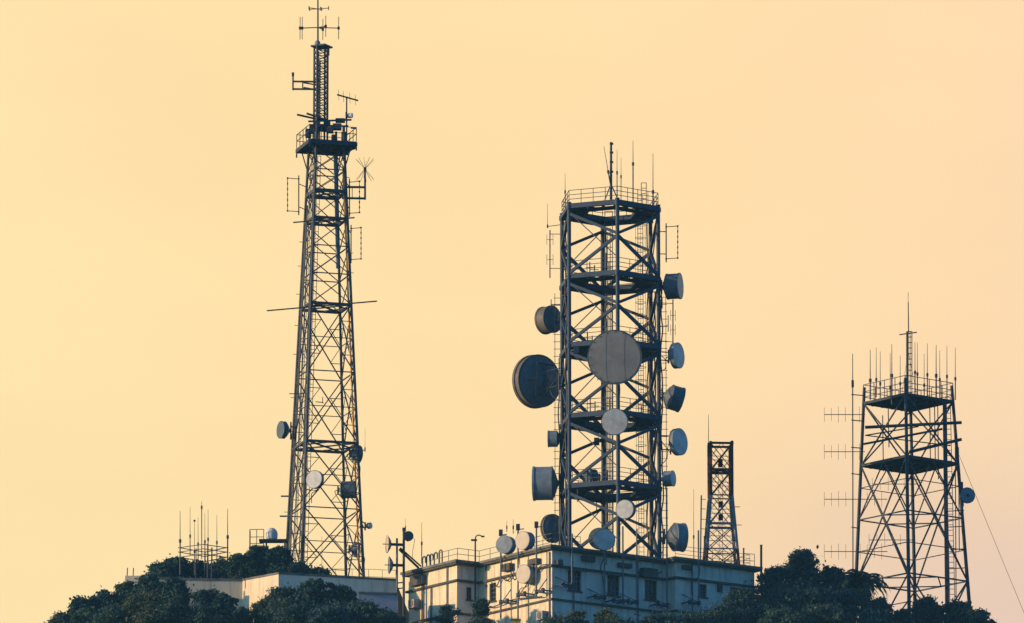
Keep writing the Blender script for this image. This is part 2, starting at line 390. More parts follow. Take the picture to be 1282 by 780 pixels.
# roof drain pipes and loose cabling on the walls
for u, v, zt, zb in ((2.1, -.1, 1.8, 7), (8.6, -.1, .4, 7), (5.6, -.1, 4.6, 8), (-2.3, 11.6, .4, 8), (-.1, 9.2, .4, 8), (-.1, .25, .5, 9), (13.2, -1.4, .4, 7), (-2.3, 13.9, 1.8, 8), (-2.3, 15.2, .4, 8)):
    p = bl(u, v); MB().tube(p + Vector((0, 0, ZR - zt)), p + Vector((0, 0, ZR - zb)), .06).build('drain_pipe', M['lead'], bld)
def cable(pts, r=.04):
    mb = MB(); pp = [Vector(p) for p in pts]; out = []
    for i in range(len(pp) - 1):
        p0, p1, p2, p3 = pp[max(0, i - 1)], pp[i], pp[i + 1], pp[min(len(pp) - 1, i + 2)]
        for k in range(5):
            t = k / 5; out.append(.5 * ((2 * p1) + (p2 - p0) * t + (2 * p0 - 5 * p1 + 4 * p2 - p3) * t * t + (3 * p1 - p0 - 3 * p2 + p3) * t ** 3))
    out.append(pp[-1]); mb.path(out, r, 5); return mb
zo = lambda u, v, dz: bl(u, v) + Vector((0, 0, ZR - dz))
for pts in ([(-.15, 8.3, 1.9), (-.25, 7.5, 2.35), (-.2, 6.8, 1.7), (-.2, 6.0, 2.1), (-.15, 5.1, 1.5)], [(-.2, 5.6, 1.2), (-.3, 4.8, 2.2), (-.3, 4.1, 1.7), (-.2, 3.2, 2.3)],
            [(-.2, 2.6, .9), (-.3, 1.8, 1.9), (-.3, 1.0, 1.5), (.2, -.3, 1.6), (.9, -.3, 1.5)], [(1.6, -.3, .5), (1.8, -.4, 1.3), (1.6, -.3, 1.9), (1.9, -.3, 3.4)],
            [(5.0, -.3, .6), (4.6, -.4, 1.4), (4.9, -.3, 2.3), (5.1, -.3, 4.3)], [(8.4, -.3, 1.2), (8.9, -.4, 1.75), (10, -.4, 1.55), (10.9, -.3, 1.1)], [(13.8, -1.6, .7), (13.6, -1.7, 1.5), (13.0, -1.6, 1.9), (13.1, -1.6, 3.0)],
            [(-.2, 9.8, 3.6), (-.3, 8, 4.0), (-.3, 5, 3.8), (-.3, 1, 4.1)]):
    cable([zo(*q) for q in pts], .05).build('cable', M['cable'], bld)
# boxes and duct against the front wall
for u, v, dz, sx, sy, sz, nm in ((9.6, -.28, 1.35, 1.5, .5, .75, 'duct'), (.55, -.22, 1.4, .5, .4, .5, 'junction_box'), (3.5, -.2, .75, 1.2, .35, .45, 'junction_box'), (7.2, -.2, .95, 1.3, .35, .35, 'junction_box'), (-.25, 5.9, 1.0, .4, 1.1, .6, 'junction_box'), (-.25, 2.2, 1.05, .4, 1.2, .45, 'junction_box'), (-2.45, 15.6, .95, .4, 1.8, .8, 'junction_box'), (12.6, -1.5, .75, .9, .35, .3, 'junction_box'), (16, -1.45, 2.1, .35, .3, .6, 'junction_box')):
    MB().box(zo(u, v, dz), sx, sy, sz, (U, V)).build(nm, M['ledge'], bld)
mb = MB(); mb.box(zo(-2.75, 15.7, 5.2), 1.1, 2.6, .12, (U, V)); mb.build('awning', M['acwhite'], bld)

# scaffold-like pipe frame on the left wing wall
t = thing('pipe_frame', zo(-3.0, 13, 9), 'thin pipe frame standing against the sunlit left wing wall', 'frame')
mb = MB(); mb.tube(zo(-3.0, 10.9 + .6, 9), zo(-3.0, 11.5, 4.4), .04).build('upright', M['lead'], t)
MB().tube(zo(-3.0, 16.2, 9), zo(-3.0, 16.2, 4.4), .04).build('upright', M['lead'], t)
MB().tube(zo(-3.0, 11.2, 4.5), zo(-3.0, 16.6, 4.5), .04).build('crossbar', M['lead'], t)
MB().tube(zo(-3.0, 11.2, 7.3), zo(-3.0, 16.6, 7.3), .035).build('crossbar', M['lead'], t)

# air conditioner on the left wing wall
def ac(c, ax, label):
    t = thing('air_conditioner', c, label, 'air conditioner')
    MB().box(c, .6, .85, .7, ax).build('casing', M['acwhite'], t)
    q = Vector(c) - ax[0] * .31
    MB().lathe(q, -ax[0], [(0, .28), (.02, .28), (.03, .24), (.012, .0)], 20).build('fan_grille', M['frame'], t)
    mb = MB()
    for k in (-.3, .3): mb.bar(Vector(c) + ax[1] * k - Vector((0, 0, .38)) - ax[0] * .3, Vector(c) + ax[1] * k - Vector((0, 0, .38)) + ax[0] * .4, .05)
    mb.build('bracket', M['lead'], t)
ac(zo(-2.62, 15.9, 2.9), (U, V), 'white box air conditioner with dark fan on the sunlit left wing wall')
ac(zo(-.34, .9, 5.7), (U, V), 'small air conditioner low on the warm wall near the main corner')

# ladder hoops / bent pipes on the left wing roof
t = thing('bent_pipes', zo(-1.7, 14.0, 0), 'row of upright bent pipes on the left wing roof edge', 'pipes')
for k, (v, h) in enumerate(((16.0, .95), (15.4, 1.0), (14.9, 1.0), (14.3, 1.05), (13.6, 1.15))):
    p = zo(-1.7, v, 0); pts = [p, p + Vector((0, 0, h))] + [p + Vector((0, 0, h)) + (-V * .22 * (1 - math.cos(a)) + Vector((0, 0, .22 * math.sin(a)))) for a in (.6, 1.2, 1.8, 2.4, 3.1)]
    pts.append(pts[-1] - Vector((0, 0, .35 if k < 4 else 1.1))); MB().path(pts, .06).build('pipe', M['lead'], t)

# ================================================================ generic antennas
def adir(az, el=0):
    a, e = R(az), R(el); return Vector((math.sin(a) * math.cos(e), -math.cos(a) * math.cos(e), math.sin(e)))
def dish(px, py, Y, r, az, label, el=0, depth=.6, bowl=.45, face='radome', side='shroud', backm='back', attach=None, group='dish antennas on the broad tower', rim=True, pipe=1.0, ribs=False):
    """px,py,Y: centre of the front face; r in photo pixels; az 0 = towards the camera, 90 = right"""
    r = r * Y / FPX; c = P(px, py, Y); d = adir(az, el); dp = depth * r; bw = bowl * r
    hub = c - d * (dp + bw)
    t = thing('dish_antenna', hub, label, 'dish', group)
    MB().lathe(c, d, [(-.02 * r, r * .985), (.004 * r, r * .965)], 40).lathe(c, d, [(.004 * r, r * .965), (.012 * r, r * .6), (.016 * r, 0)], 40).build('radome', M[face], t)
    mb = MB().lathe(c, d, [(-dp, r * .99), (-.03 * r, r * .99)], 40)
    if rim: mb.lathe(c, d, [(-.12 * r, r * .99), (-.12 * r, r * 1.03), (.0, r * 1.03), (.0, r * .985)], 40, False)
    mb.lathe(c, d, [(-dp - .02 * r, r * .9), (-dp - .02 * r, r * 1.02), (-dp + .06 * r, r * 1.02), (-dp + .06 * r, r * .99)], 40, False)
    mb.build('shroud', M[side], t)
    mb = MB().lathe(c, d, [(-dp, r * .97), (-dp - bw * .35, r * .82), (-dp - bw * .7, r * .55), (-dp - bw, r * .22), (-dp - bw * 1.15, r * .2), (-dp - bw * 1.15, 0)], 36)
    u = d.cross(Vector((0, 0, 1))).normalized(); w = u.cross(d)
    if ribs:
        for k in range(8):
            a = k * math.pi / 4 + .2; e = u * math.cos(a) + w * math.sin(a)
            mb.bar(c - d * (dp + bw * .95) + e * r * .25, c - d * (dp + .02 * r) + e * r * .93, .06, .06)
    mb.build('reflector_back', M[backm], t)
    hb = c - d * (dp + bw * 1.15 + .12)
    mb = MB(); hl = max(.35, r * .55) * pipe
    mb.tube(hb - Vector((0, 0, hl)), hb + Vector((0, 0, hl)), .065)
    mb.box(hb + d * .08, .2, .2, .3)
    if ribs:
        for sgn in (-1, 1):
            mb.bar(hb + u * r * .45 * sgn - w * r * .6, hb + u * r * .45 * sgn + w * r * .6, .1)
            mb.bar(hb + w * r * .6 * sgn - u * r * .45, hb + w * r * .6 * sgn + u * r * .45, .1)
            mb.tube(hb + u * r * .45 * sgn, c - d * dp + u * r * .8 * sgn, .05)
    if attach is not None:
        for dz in (-.6, .6):
            q = Vector((attach[0], attach[1], hb.z + dz * hl)); mb.tube(hb + Vector((0, 0, dz * hl)), q, .05)
        mb.tube(hb - Vector((0, 0, hl * .9)), Vector((attach[0], attach[1], hb.z + hl * .4)), .035)
    mb.build('mount', M['dark'], t)
    if attach is not None and r > .5:
        e = Vector((attach[0] + .15, attach[1], hb.z - hl * 1.5 - .5)); m_ = hb.lerp(e, .4) - Vector((0, 0, .35 + .2 * hl))
        cable([hb, hb - d * .25 - Vector((0, 0, .2)), m_, e, e - Vector((0, 0, .8))], .035).build('feed_cable', M['cable'], t)
    return t

def whip(px, top, bot, Y, label, r=.035, group=None, m='dark', mid=None, lean=0, base=None, name='whip_antenna', cat='antenna'):
    b = P(px, bot, Y); tp = P(px + lean, top, Y)
    t = thing(name, b, label, cat, group)
    mid = mid if mid is not None else bot - (bot - top) * .35
    q = b.lerp(tp, (bot - mid) / (bot - top))
    MB().tube(q, tp, r * .8, r * .45, n=5).build('rod', M[m], t)
    mb = MB().tube(b, q, r * 1.25, n=5); mb.tube(q - (tp - b).normalized() * .16, q + (tp - b).normalized() * .12, r * 2.2, n=6)
    if base is not None: mb.tube(b + Vector((0, 0, .1)), base, .035, n=4)
    mb.build('mount', M[m], t)
    return t

def plain_post(px, top, bot, Y, label, r):
    t = thing('post', P(px, bot, Y), label, 'post')
    MB().tube(P(px, bot, Y), P(px, top, Y), r, n=8).build('shaft', M['dark'], t); MB().tube(P(px, top, Y), P(px, top - .8, Y), r * 1.25, n=8).build('cap', M['dark'], t)

def yagi(px0, px1, py, Y, n, eh, label, group=None, Y1=None, m='dark', name='yagi_antenna'):
    """boom from px0 to px1, n vertical elements of half height eh pixels"""
    Y1 = Y1 or Y; a, b = P(px0, py, Y), P(px1, py, Y); b.y = Y1; b.z = a.z
    t = thing(name, b, label, 'antenna', group)
    MB().tube(a, b, .035, n=5).build('boom', M[m], t)
    for k in range(n):
        p = a.lerp(b, k / (n - .2)); h = eh * S * (1 - .12 * math.sin(k * 2.1))
        MB().tube(p - Vector((0, 0, h)), p + Vector((0, 0, h)), .02, n=4).build('element', M[m], t)
    return t

def folded_dipole(px_m, px_l, y0, y1, Y, label, leg=None, group='folded dipole antennas on the towers', m='dark'):
    """mast at px_m, loop arm at px_l, top y0, bottom y1"""
    a, b = P(px_m, y0, Y), P(px_m, y1, Y); c, d = P(px_l, y0 - 1, Y), P(px_l, y1 - 1, Y)
    t = thing('dipole_antenna', b, label, 'antenna', group)
    MB().tube(b - Vector((0, 0, .3)), a + Vector((0, 0, .3)), .05).build('mast', M[m], t)
    mb = MB().tube(c, d, .03, n=5); mb.tube(a, c, .035, n=5); mb.tube(b, d, .035, n=5)
    for k in range(1, 6):
        p = c.lerp(d, k / 6); mb.tube(p - Vector((0, 0, .09)), p + Vector((0, 0, .09)), .055, n=6)
    for p in (a, b, c, d): mb.box(p, .13, .13, .13)
    mb.build('loop', M[m], t)
    if leg is not None:
        mb = MB()
        for f_ in (.15, .85): p = a.lerp(b, f_); mb.tube(p, Vector((leg[0], leg[1], p.z)), .04)
        mb.build('arm', M[m], t)
    return t

def ladder(mb, a, b, w, wd=Vector((1, 0, 0)), r=.03, step=.45):
    a, b = Vector(a), Vector(b); h = wd * w / 2
    mb.tube(a - h, b - h, r, n=4); mb.tube(a + h, b + h, r, n=4)
    n = int((b - a).length / step)
    for k in range(n + 1):
        p = a.lerp(b, k / n); mb.tube(p - h, p + h, r * .8, n=4, caps=False)

# ================================================================ BROAD HEXAGONAL TOWER
YC = 600.0; XC = X(764.5, YC); RH = 66.4 * S; PH = R(7.5)
def hexv(k, z, rr=1.0):
    t = PH + k * math.pi / 3; return Vector((XC + RH * rr * math.sin(t), YC - RH * rr * math.cos(t), z))
# k: 0 front, 1 front right, 2 back right, 3 back, 4 back left, 5 front left
YF = hexv(0, 0).y
LV = [Z(p, YF) for p in (253, 341, 427, 516, 604)]; LV.append(ZR)
big = thing('lattice_tower', (XC, YC, ZR), 'broad navy six legged lattice tower covered in round dishes on the building roof', 'tower')
for k in range(6):
    mb = MB(); mb.tube(hexv(k, ZR), hexv(k, LV[0] + .25), .165, n=10)
    for z in LV[:-1]: mb.tube(hexv(k, z - .25), hexv(k, z + .12), .24, n=10)
    mb.lathe(hexv(k, LV[0] + .25), (0, 0, 1), [(0, .2), (.1, .2), (.11, 0)], 10)
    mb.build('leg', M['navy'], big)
for i in range(5):
    zt, zb = LV[i], LV[i + 1]; zm = zt - .455 * (zt - zb)
    for k in range(6):
        j = (k + 1) % 6
        mid, oth = (k, j) if k % 2 == 0 else (j, k)
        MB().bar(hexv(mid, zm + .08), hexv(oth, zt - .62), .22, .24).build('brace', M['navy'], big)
        MB().bar(hexv(mid, zm - .08), hexv(oth, zb + .28), .22, .24).build('brace', M['navy'], big)
for i, z in enumerate(LV[:-1]):
    mb = MB()
    for k in range(6): mb.bar(hexv(k, z), hexv(k + 1, z), .26, .36)
    for k in range(6): mb.bar(hexv(k, z - .03, .54), hexv(k + 1, z - .03, .54), .2, .3)
    for k in range(6):
        mb.bar(hexv(k, z - .06), hexv(k, z - .06, .54), .18, .3)
        a, b = hexv(k, z - .05), hexv(k + 1, z - .05)
        for f_ in (.33, .67): mb.bar(a.lerp(b, f_), hexv(k, z - .05, .54).lerp(hexv(k + 1, z - .05, .54), f_), .12, .22)
    pl = mb.build('platform', M['navy'], big)
    mb = MB()
    for k in range(6):
        a, b, c, d = hexv(k, z + .19, 1.02), hexv(k + 1, z + .19, 1.02), hexv(k + 1, z + .19, .555), hexv(k, z + .19, .555)
        mb.add([a, b, c, d] + [q + Vector((0, 0, .05)) for q in (a, b, c, d)], [(3, 2, 1, 0), (4, 5, 6, 7), (0, 1, 5, 4), (2, 3, 7, 6)])
    mb.build('deck', M['dark'], pl)
    mb = MB(); rr = 1.0 if i == 0 else .93
    mb_pts = [hexv(k, 0, rr) for k in range(7)]
    railing(mb_pts, z + .24, h=1.12, step=1.15, r=.032, rails=(1, .66, .33), mb=mb, pr=.036); mb.build('railing', M['navy_rail'], pl)
# lower inner ring, slightly below, gives the deep soffit seen under each deck
# central cable ladder, caged ladder, cable bundles
mb = MB(); cx = X(763, YC)
ladder(mb, (cx, YC + .6, ZR), (cx, YC + .6, LV[0] + .3), .62, r=.045, step=.6); mb.build('cable_ladder', M['navy'], big)
mb = MB()
for k in range(5): mb.tube((cx - .24 + .12 * k, YC + .5, ZR), (cx - .24 + .12 * k, YC + .5, LV[0] - random.uniform(.5, 9)), .035, n=5)
mb.build('cable_bundle', M['cable'], big)
lx = X(803, YC)
mb = MB(); ladder(mb, (lx, YC + .9, ZR), (lx, YC + .9, LV[0] + 1.7), .42, r=.035, step=.4); mb.build('ladder', M['navy_rail'], big)
mb = MB()
z = ZR + 2.4
while z < LV[0]:
    pts = [Vector((lx + .42 * math.sin(a), YC + .9 - .75 * (1 - math.cos(a)) * .5, z)) for a in np.linspace(-1.5, 1.5 + math.pi * .0, 3)]
    hoop = [Vector((lx + .45 * math.cos(a), YC + .55 + .42 * math.sin(a), z)) for a in np.linspace(0, 2 * math.pi, 11)]
    mb.path(hoop, .022, 4); z += 1.1
for a in (3.6, 4.7, 5.8): mb.tube((lx + .45 * math.cos(a), YC + .55 + .42 * math.sin(a), ZR + 2.4), (lx + .45 * math.cos(a), YC + .55 + .42 * math.sin(a), LV[0]), .02, n=4)
mb.build('ladder_cage', M['navy_rail'], big)
mb = MB(); tx = X(814, YC)
ladder(mb, (tx, YC + 2.0, ZR), (tx, YC + 2.0, LV[1]), .35, wd=Vector((0, 1, 0)), r=.05, step=.5)
mb.build('cable_tray', M['conduit'], big)  # warm sun reflection painted into the tray colour
def wavy(x, y, z0, z1, amp, r, sd):
    rr = random.Random(sd); pts = []; z = z0
    while z < z1: pts.append((x + rr.uniform(-amp, amp), y + rr.uniform(-amp, amp), z)); z += 1.3
    pts.append((x, y, z1)); return cable(pts, r)
for sd, (k, dx, dy, top, mm) in enumerate(((4, .28, -.1, 0, 'cable'), (4, .42, 0, 1, 'lead'), (4, -.25, -.2, 2, 'cable'), (2, -.3, -.2, 0, 'cable'), (2, .3, -.3, 1, 'cable'), (1, .25, .1, 1, 'cable'), (5, -.28, .1, 1, 'cable'), (4, .15, .3, 0, 'cable'), (3, .3, .1, 0, 'cable'), (2, -.1, -.4, 0, 'lead'), (4, .5, .2, 0, 'cable'))):
    p = hexv(k, 0); wavy(p.x + dx, p.y + dy, ZR, LV[top] - .3, .09, .06, sd).build('cable_bundle', M[mm], big)
# step bolts / stand-off brackets on the outer legs
for k, sg in ((4, -1), (1, 1)):
    mb = MB(); z = ZR + .5; p = hexv(k, 0)
    mb.tube((p.x + sg * .6, p.y, ZR), (p.x + sg * .6, p.y, LV[1] - .5), .035, n=4)
    while z < LV[1] - .5: mb.tube((p.x, p.y, z), (p.x + sg * .72, p.y, z), .03, n=4); z += .62
    mb.build('step_ladder', M['navy_rail'], big)
for i in range(1, 5):
    for (px, dy) in ((750, -12), (742, -20), (786, -8), (760, 30), (736, -24)):
        p = Vector((X(px + 3 * (i % 2), YC), YC - 1 + (i % 3), LV[i] + .24)); h = -dy * S if dy < 0 else 1.6
        mb = MB().tube(p, p + Vector((0, 0, h)), .05, n=5); mb.tube(p + Vector((-.35, 0, h * .7)), p + Vector((.35, 0, h * .7)), .035, n=4); mb.build('stand_pipe', M['dark'], big)

def seams(t, px, py, Y, r, az, el):
    r *= Y / FPX; c = P(px, py, Y); d = adir(az, el); u = d.cross(Vector((0, 0, 1))).normalized(); w = u.cross(d); mb = MB()
    for f_ in (-.36, .33):
        h = math.sqrt(1 - f_ * f_) * .95; o = d * (.018 * r); mb.tube(c + o + u * r * f_ - w * r * h, c + o + u * r * f_ + w * r * h, .007, n=4)
    for k in range(20):
        a = k * math.pi / 10; mb.box(c + d * .01 * r + (u * math.cos(a) + w * math.sin(a)) * r * .955, .09, .06, .09)
    mb.build('seam', M['radome_seam'], t)
rf = random.Random(21)
for i in range(26):
    k = rf.choice((1, 2, 3, 4, 4, 5, 2)); z = rf.uniform(ZR + 2, LV[0] - 1.5); p = hexv(k, z); a = rf.uniform(0, 6.28); e = p + Vector((math.cos(a) * rf.uniform(.5, 1.0), math.sin(a) * .6, 0))
    if i % 3: MB().bar(p, e, .07).tube(e - Vector((0, 0, rf.uniform(.2, .9))), e + Vector((0, 0, rf.uniform(.3, .9))), .04, n=5).build('side_arm', M['dark'], big)
    else: MB().box(e, .45, .35, .6).bar(p, e, .08).build('equipment_box', M['navy'], big)
for i in range(5):
    for k in (1, 3, 5, 4):
        a, b = hexv(k, LV[i] - .5), hexv((k + 1) % 6, LV[i + 1] + 1.3); MB().tube(a.lerp(b, .04), a.lerp(b, .96), .045, n=5).build('tie_rod', M['navy_rail'], big)
V1, V2, V4, V5, V0, V3 = (hexv(k, 0) for k in (1, 2, 4, 5, 0, 3))
GD = 'dish antennas on the broad tower'
dish(852, 358, 598.6, 16.5, 75, 'short dark drum dish facing right, topmost on the right of the broad tower', depth=1.05, bowl=.3, face='radome_cream', attach=V1)
dish(681, 401.5, 603.0, 17.5, -133, 'dark drum dish pointing left, upper left of the broad tower above the largest one', depth=.85, bowl=.28, face='radome_cream', side='shroud_brown', attach=V4)
dish(668, 478, 604.6, 33.5, -143, 'largest dark dish at left of the broad tower, seen from its framed back', depth=.36, bowl=.30, face='radome_cream', side='shroud_brown', attach=V4, ribs=True, el=4)
bigd = dish(769.5, 447, 594.0, 34, -3, 'largest grey flat faced dish at the centre of the broad tower facing the viewer', el=-8, depth=.30, bowl=.4, attach=V0)
dish(850, 445, 598.2, 16.3, 63, 'pale blue shallow dish facing right at the level of the largest grey dish', depth=.38, bowl=.35, face='radome_blue', side='shroud_lt', attach=V1)
dish(853, 501, 598.6, 16, 104, 'dark drum dish tilted downward on the right, below the pale blue shallow one', el=-14, depth=.95, bowl=.5, face='radome_cream', attach=V1)
dish(769.5, 528, 594.4, 16.8, -3, 'pale round dish facing the viewer, just under the largest grey dish', el=-9, depth=.3, bowl=.4, face='radome_blue', attach=V0)
dish(851.5, 553, 598.0, 17, 55, 'pale blue oval dish on twin pipes, lower right of the broad tower', depth=.35, bowl=.35, face='radome_blue', side='shroud_lt', attach=V1, pipe=1.6)
dish(686, 549.5, 601.4, 10.5, -94, 'small pale drum dish facing left below the largest dark dish', depth=1.1, bowl=.4, face='radome_blue', side='shroud_lt', attach=V4)
dish(667.5, 605.5, 601.6, 21.5, -95, 'big deep drum dish facing left, low on the left of the broad tower', depth=1.15, bowl=.3, face='radome_blue', side='shroud_lt', attach=V4)
dish(735, 597, 600.5, 10.5, -60, 'dark small drum dish hidden inside the tower on its lowest deck', depth=1.0, bowl=.5, face='shroud', attach=(X(752, 601), 601))
dish(843, 599, 598.4, 10, 68, 'small pale drum dish facing right above the rooftop on the tower right leg', depth=1.1, bowl=.4, face='radome_blue', side='shroud_lt', attach=V1)
dish(782, 637.5, 594.2, 12, -22, 'small pale dish facing the viewer under the lowest tower deck', el=-6, depth=.7, bowl=.4, face='radome_blue', side='shroud', attach=V0)
dish(690, 662, 603.2, 18, -140, 'dark dish seen from behind at the foot of the tower left leg', depth=.3, bowl=.4, side='shroud_brown', attach=V4)
dish(856, 673, 598.8, 18, 108, 'dark drum dish seen from behind at the foot of the tower right leg', depth=.7, bowl=.55, side='shroud_lt', attach=V1)
dish(750, 674, 596.9, 13.5, -12, 'dark dish half hidden behind the pale dish at the roof edge', depth=.4, face='shroud', attach=(X(752, 598), 598))

seams(bigd, 769.5, 447, 594.0, 34, -3, -8)
# rods on and around the broad tower
ZT = LV[0] + .24
GW = 'rod antennas on the broad tower'
t = thing('antenna_mast', P(765, 249, YC - 2), 'thick upright mast pole on the broad tower top, tallest of the rods there', 'mast')
b_ = P(765, 251, YC - 2); MB().tube(b_, P(765, 178, YC - 2), .12, .1, n=8).build('pole', M['navy'], t)
mb = MB()
for a in (0.4, 2.5, 4.6): mb.tube(b_ + Vector((math.cos(a) * .7, math.sin(a) * .7, 0)), b_ + Vector((0, 0, 1.4)), .05)
mb.build('strut', M['navy'], t)
mb = MB()
for py in (180, 191, 203, 215): mb.box(P(765.6, py, YC - 2), .3, .2, .14)
mb.build('clamp', M['dark'], t)
whip(764, 183, 230, YC - 2.1, 'rod leaning left against the thick mast on the broad tower', .045, GW, lean=-8, mid=215)
whip(772.5, 187, 251, YC - 1, 'thin rod with dark coupler just right of the thick mast', .035, GW, mid=216)
whip(777.5, 197, 251, YC + .5, 'shorter thin rod, second to the right of the thick mast', .03, GW, mid=221)
whip(792.5, 176, 255, YC + 1, 'tall thin rod standing midway along the broad tower right railing', .045, GW, mid=205)
whip(817.5, 192, 262, YC - .5, 'rod antenna at the right end of the broad tower top railing', .05, GW, mid=240)
whip(707.5, 217, 268, YC + 1.0, 'thin rod at the left end of the broad tower top railing', .032, GW, mid=240, base=Vector((V5.x, V5.y, Z(262, YC))))
whip(685.5, 255, 285, YC + 1.6, 'short whip on an arm off the broad tower upper left leg', .03, GW, mid=283, base=Vector((V4.x, V4.y, Z(281, YC + 1.6))))
def mini_array(px, y0, y1, Y, ys_, label, leg, w=4):
    t = thing('dipole_array', P(px, y1, Y), label, 'antenna')
    MB().tube(P(px, y0, Y), P(px, y1, Y), .05).build('mast', M['dark'], t)
    for q in ys_:
        mb = MB(); p = P(px, q, Y)
        for sg in (-1, 1):
            e = p + Vector((sg * w * S, 0, 0)); mb.tube(p, e, .025, n=4); mb.tube(e - Vector((0, 0, .45)), e + Vector((0, 0, .45)), .025, n=4)
        mb.build('element', M['dark'], t)
    mb = MB()
    for q in (y0 + 5, y1 - 12): p = P(px, q, Y); mb.tube(p, Vector((leg.x, leg.y, p.z)), .035, n=4)
    mb.build('arm', M['dark'], t)
mini_array(688.5, 288, 348, 601.6, (300, 325), 'slim vertical dipole pole with small crossbars off the broad tower upper left leg', V4)
mini_array(842.5, 375, 440, 598.6, (395, 413), 'slim vertical dipole pole between the two upper right dishes', V1, 3)
folded_dipole(834, 848.5, 284, 324, 598.4, 'rectangular folded dipole loop on the upper right leg of the broad tower', V1)
t = thing('roof_ladder', P(806, 262, YC + 1), 'short ladder top rising above the broad tower right railing', 'ladder')
mb = MB(); ladder(mb, P(806, 262, YC + 1.6), P(806, 229, YC + 1.6), .42, r=.04, step=.4); mb.build('rails', M['dark'], t)
t = thing('sun_glint_box', P(774, 690, 598), 'small orange box painted as a sun glint at the foot of the broad tower', 'lamp')
MB().box(P(774, 688, 597), .3, .3, .35).build('base', M['dark'], t); MB().lathe(P(774, 685.5, 597), (0, 0, 1), [(0, .17), (.45, .17), (.55, .1), (.56, 0)], 12).build('lens', M['orange'], t)  # no real lamp: orange cap added to stand for a glint of sun

# ---- front wall poles with bracket arms
def wall_pole(px, top, bot, u, v, label, m='lead', r=.075, arm_py=None, vert=True):
    p = bl(u, v); a = Vector((p.x, p.y, Z(top, p.y))); b = Vector((p.x, p.y, Z(bot, p.y)))
    t = thing('antenna_pole', b, label, 'pole', 'poles clamped to the building walls')
    MB().tube(b, a, r, n=8).build('pole', M[m], t)
    return t, p
def pole_front(px, top, bot, label, off=.9, arms=(742,), m='lead'):
    lo, hi = -3., 25.
    vv = -off if px < 836 else -1.3 - off
    for _ in range(40):
        mid = (lo + hi) / 2; w = bl(mid, vv)
        lo, hi = (mid, hi) if w.x < X(px, w.y) else (lo, mid)
    t, p = wall_pole(px, top, bot, lo, vv, label, m)
    for q in arms:
        z = Z(q, p.y); mb = MB(); e = bl(lo - 1.1, vv + off); mb.bar(Vector((p.x, p.y, z)) + U * .15, Vector((p.x, p.y, z)) - U * 1.15, .14, .14)
        mb.bar(Vector((p.x, p.y, z)), Vector((p.x, p.y, z)) + V * off, .1, .1); e0 = Vector((p.x, p.y, z)) - U * 1.05; mb.bar(e0, e0 + V * off, .1, .1)
        mb.bar(Vector((p.x, p.y, z + .05)), e0 + V * off + Vector((0, 0, .75)), .06, .06)
        mb.box(Vector((p.x, p.y, z)) - U * .9, .22, .22, .36, (U, V)); mb.box(Vector((p.x, p.y, z)), .22, .22, .36, (U, V)); mb.build('bracket', M['dark'], t)
    return p
pole_front(716, 668, 736, 'pole clamped to the front wall beside the leftmost front window', arms=(744,) and (733,))
p757 = pole_front(756.5, 682, 757, 'pole carrying the pale dish at the roof edge', arms=(748,))
pole_front(779.5, 659, 757, 'thin pole right of the pale roof edge dish', arms=(753,), m='shroud')
pole_front(797, 662, 757, 'plain tall pole third from the right on the front wall', arms=(754,))
p834 = pole_front(834.5, 612, 770, 'tallest wall pole at the step in the front wall', arms=(758,))
pole_front(874, 664, 759, 'pole on the right wing wall next to its small window', arms=(755,))
dish(757, 675.5, p757.y - .9, 13.5, 12, 'pale round dish on a pole at the front roof edge', el=-5, face='radome_blue', side='shroud', depth=.5, bowl=.5, attach=p757, group='dish antennas on the rooftop poles')

# ---- poles on the sunlit left wall
def pole_left(px, top, bot, label, off=.8, arms=()):
    lo, hi = 0., 11.
    for _ in range(40):
        mid = (lo + hi) / 2; w = bl(-off, mid)
        lo, hi = (mid, hi) if w.x > X(px, w.y) else (lo, mid)
    t, p = wall_pole(px, top, bot, -off, lo, label, 'lead')
    for q in arms:
        z = Z(q, p.y); mb = MB(); c = Vector((p.x, p.y, z)); mb.bar(c + V * .1, c - V * 1.1, .14); mb.bar(c, c + U * off, .1); mb.bar(c - V * 1.0, c - V * 1.0 + U * off, .1)
        mb.box(c - V * .9, .22, .22, .36, (U, V)); mb.box(c, .22, .22, .36, (U, V)); mb.bar(c - V * .2, c - V * 1.3 + Vector((0, 0, .9)) + U * .1, .06); mb.build('bracket', M['dark'], t)
    mb = MB(); mb.box(Vector((p.x, p.y, Z(top + 3, p.y))), .32, .32, .5); mb.tube(Vector((p.x, p.y, Z(top + 6, p.y))), Vector((p.x + .5, p.y, Z(top + 5, p.y))), .04); mb.build('junction_box', M['dark'], t)
    return p
q627 = pole_left(627, 664, 775, 'pole holding the blue drum dish, leftmost on the sunlit wall', arms=(754,))
q649 = pole_left(648.5, 657, 775, 'pole holding two stacked pale faced dishes on the sunlit wall', arms=(745,))
q672 = pole_left(671.5, 654, 748, 'pole with boxy top nearest the main corner of the sunlit wall', arms=(741,))
GR = 'dish antennas on the rooftop poles'
dish(631, 681.5, q627.y - .5, 11.5, -28, 'blue drum dish on the leftmost pole of the sunlit wall', face='shroud_lt', side='shroud_lt', depth=.95, bowl=.4, attach=q627, group=GR)
dish(654, 676.5, q649.y - .6, 11.8, -42, 'cream faced drum dish above the roof edge, upper of the stacked pair', face='radome_cream', side='shroud_lt', depth=.9, bowl=.35, attach=q649, group=GR)
dish(655, 718.5, q649.y - .9, 12, -42, 'cream faced drum dish against the sunlit wall, lower of the stacked pair', face='radome_cream', side='shroud_lt', depth=.8, bowl=.35, attach=q649, group=GR)

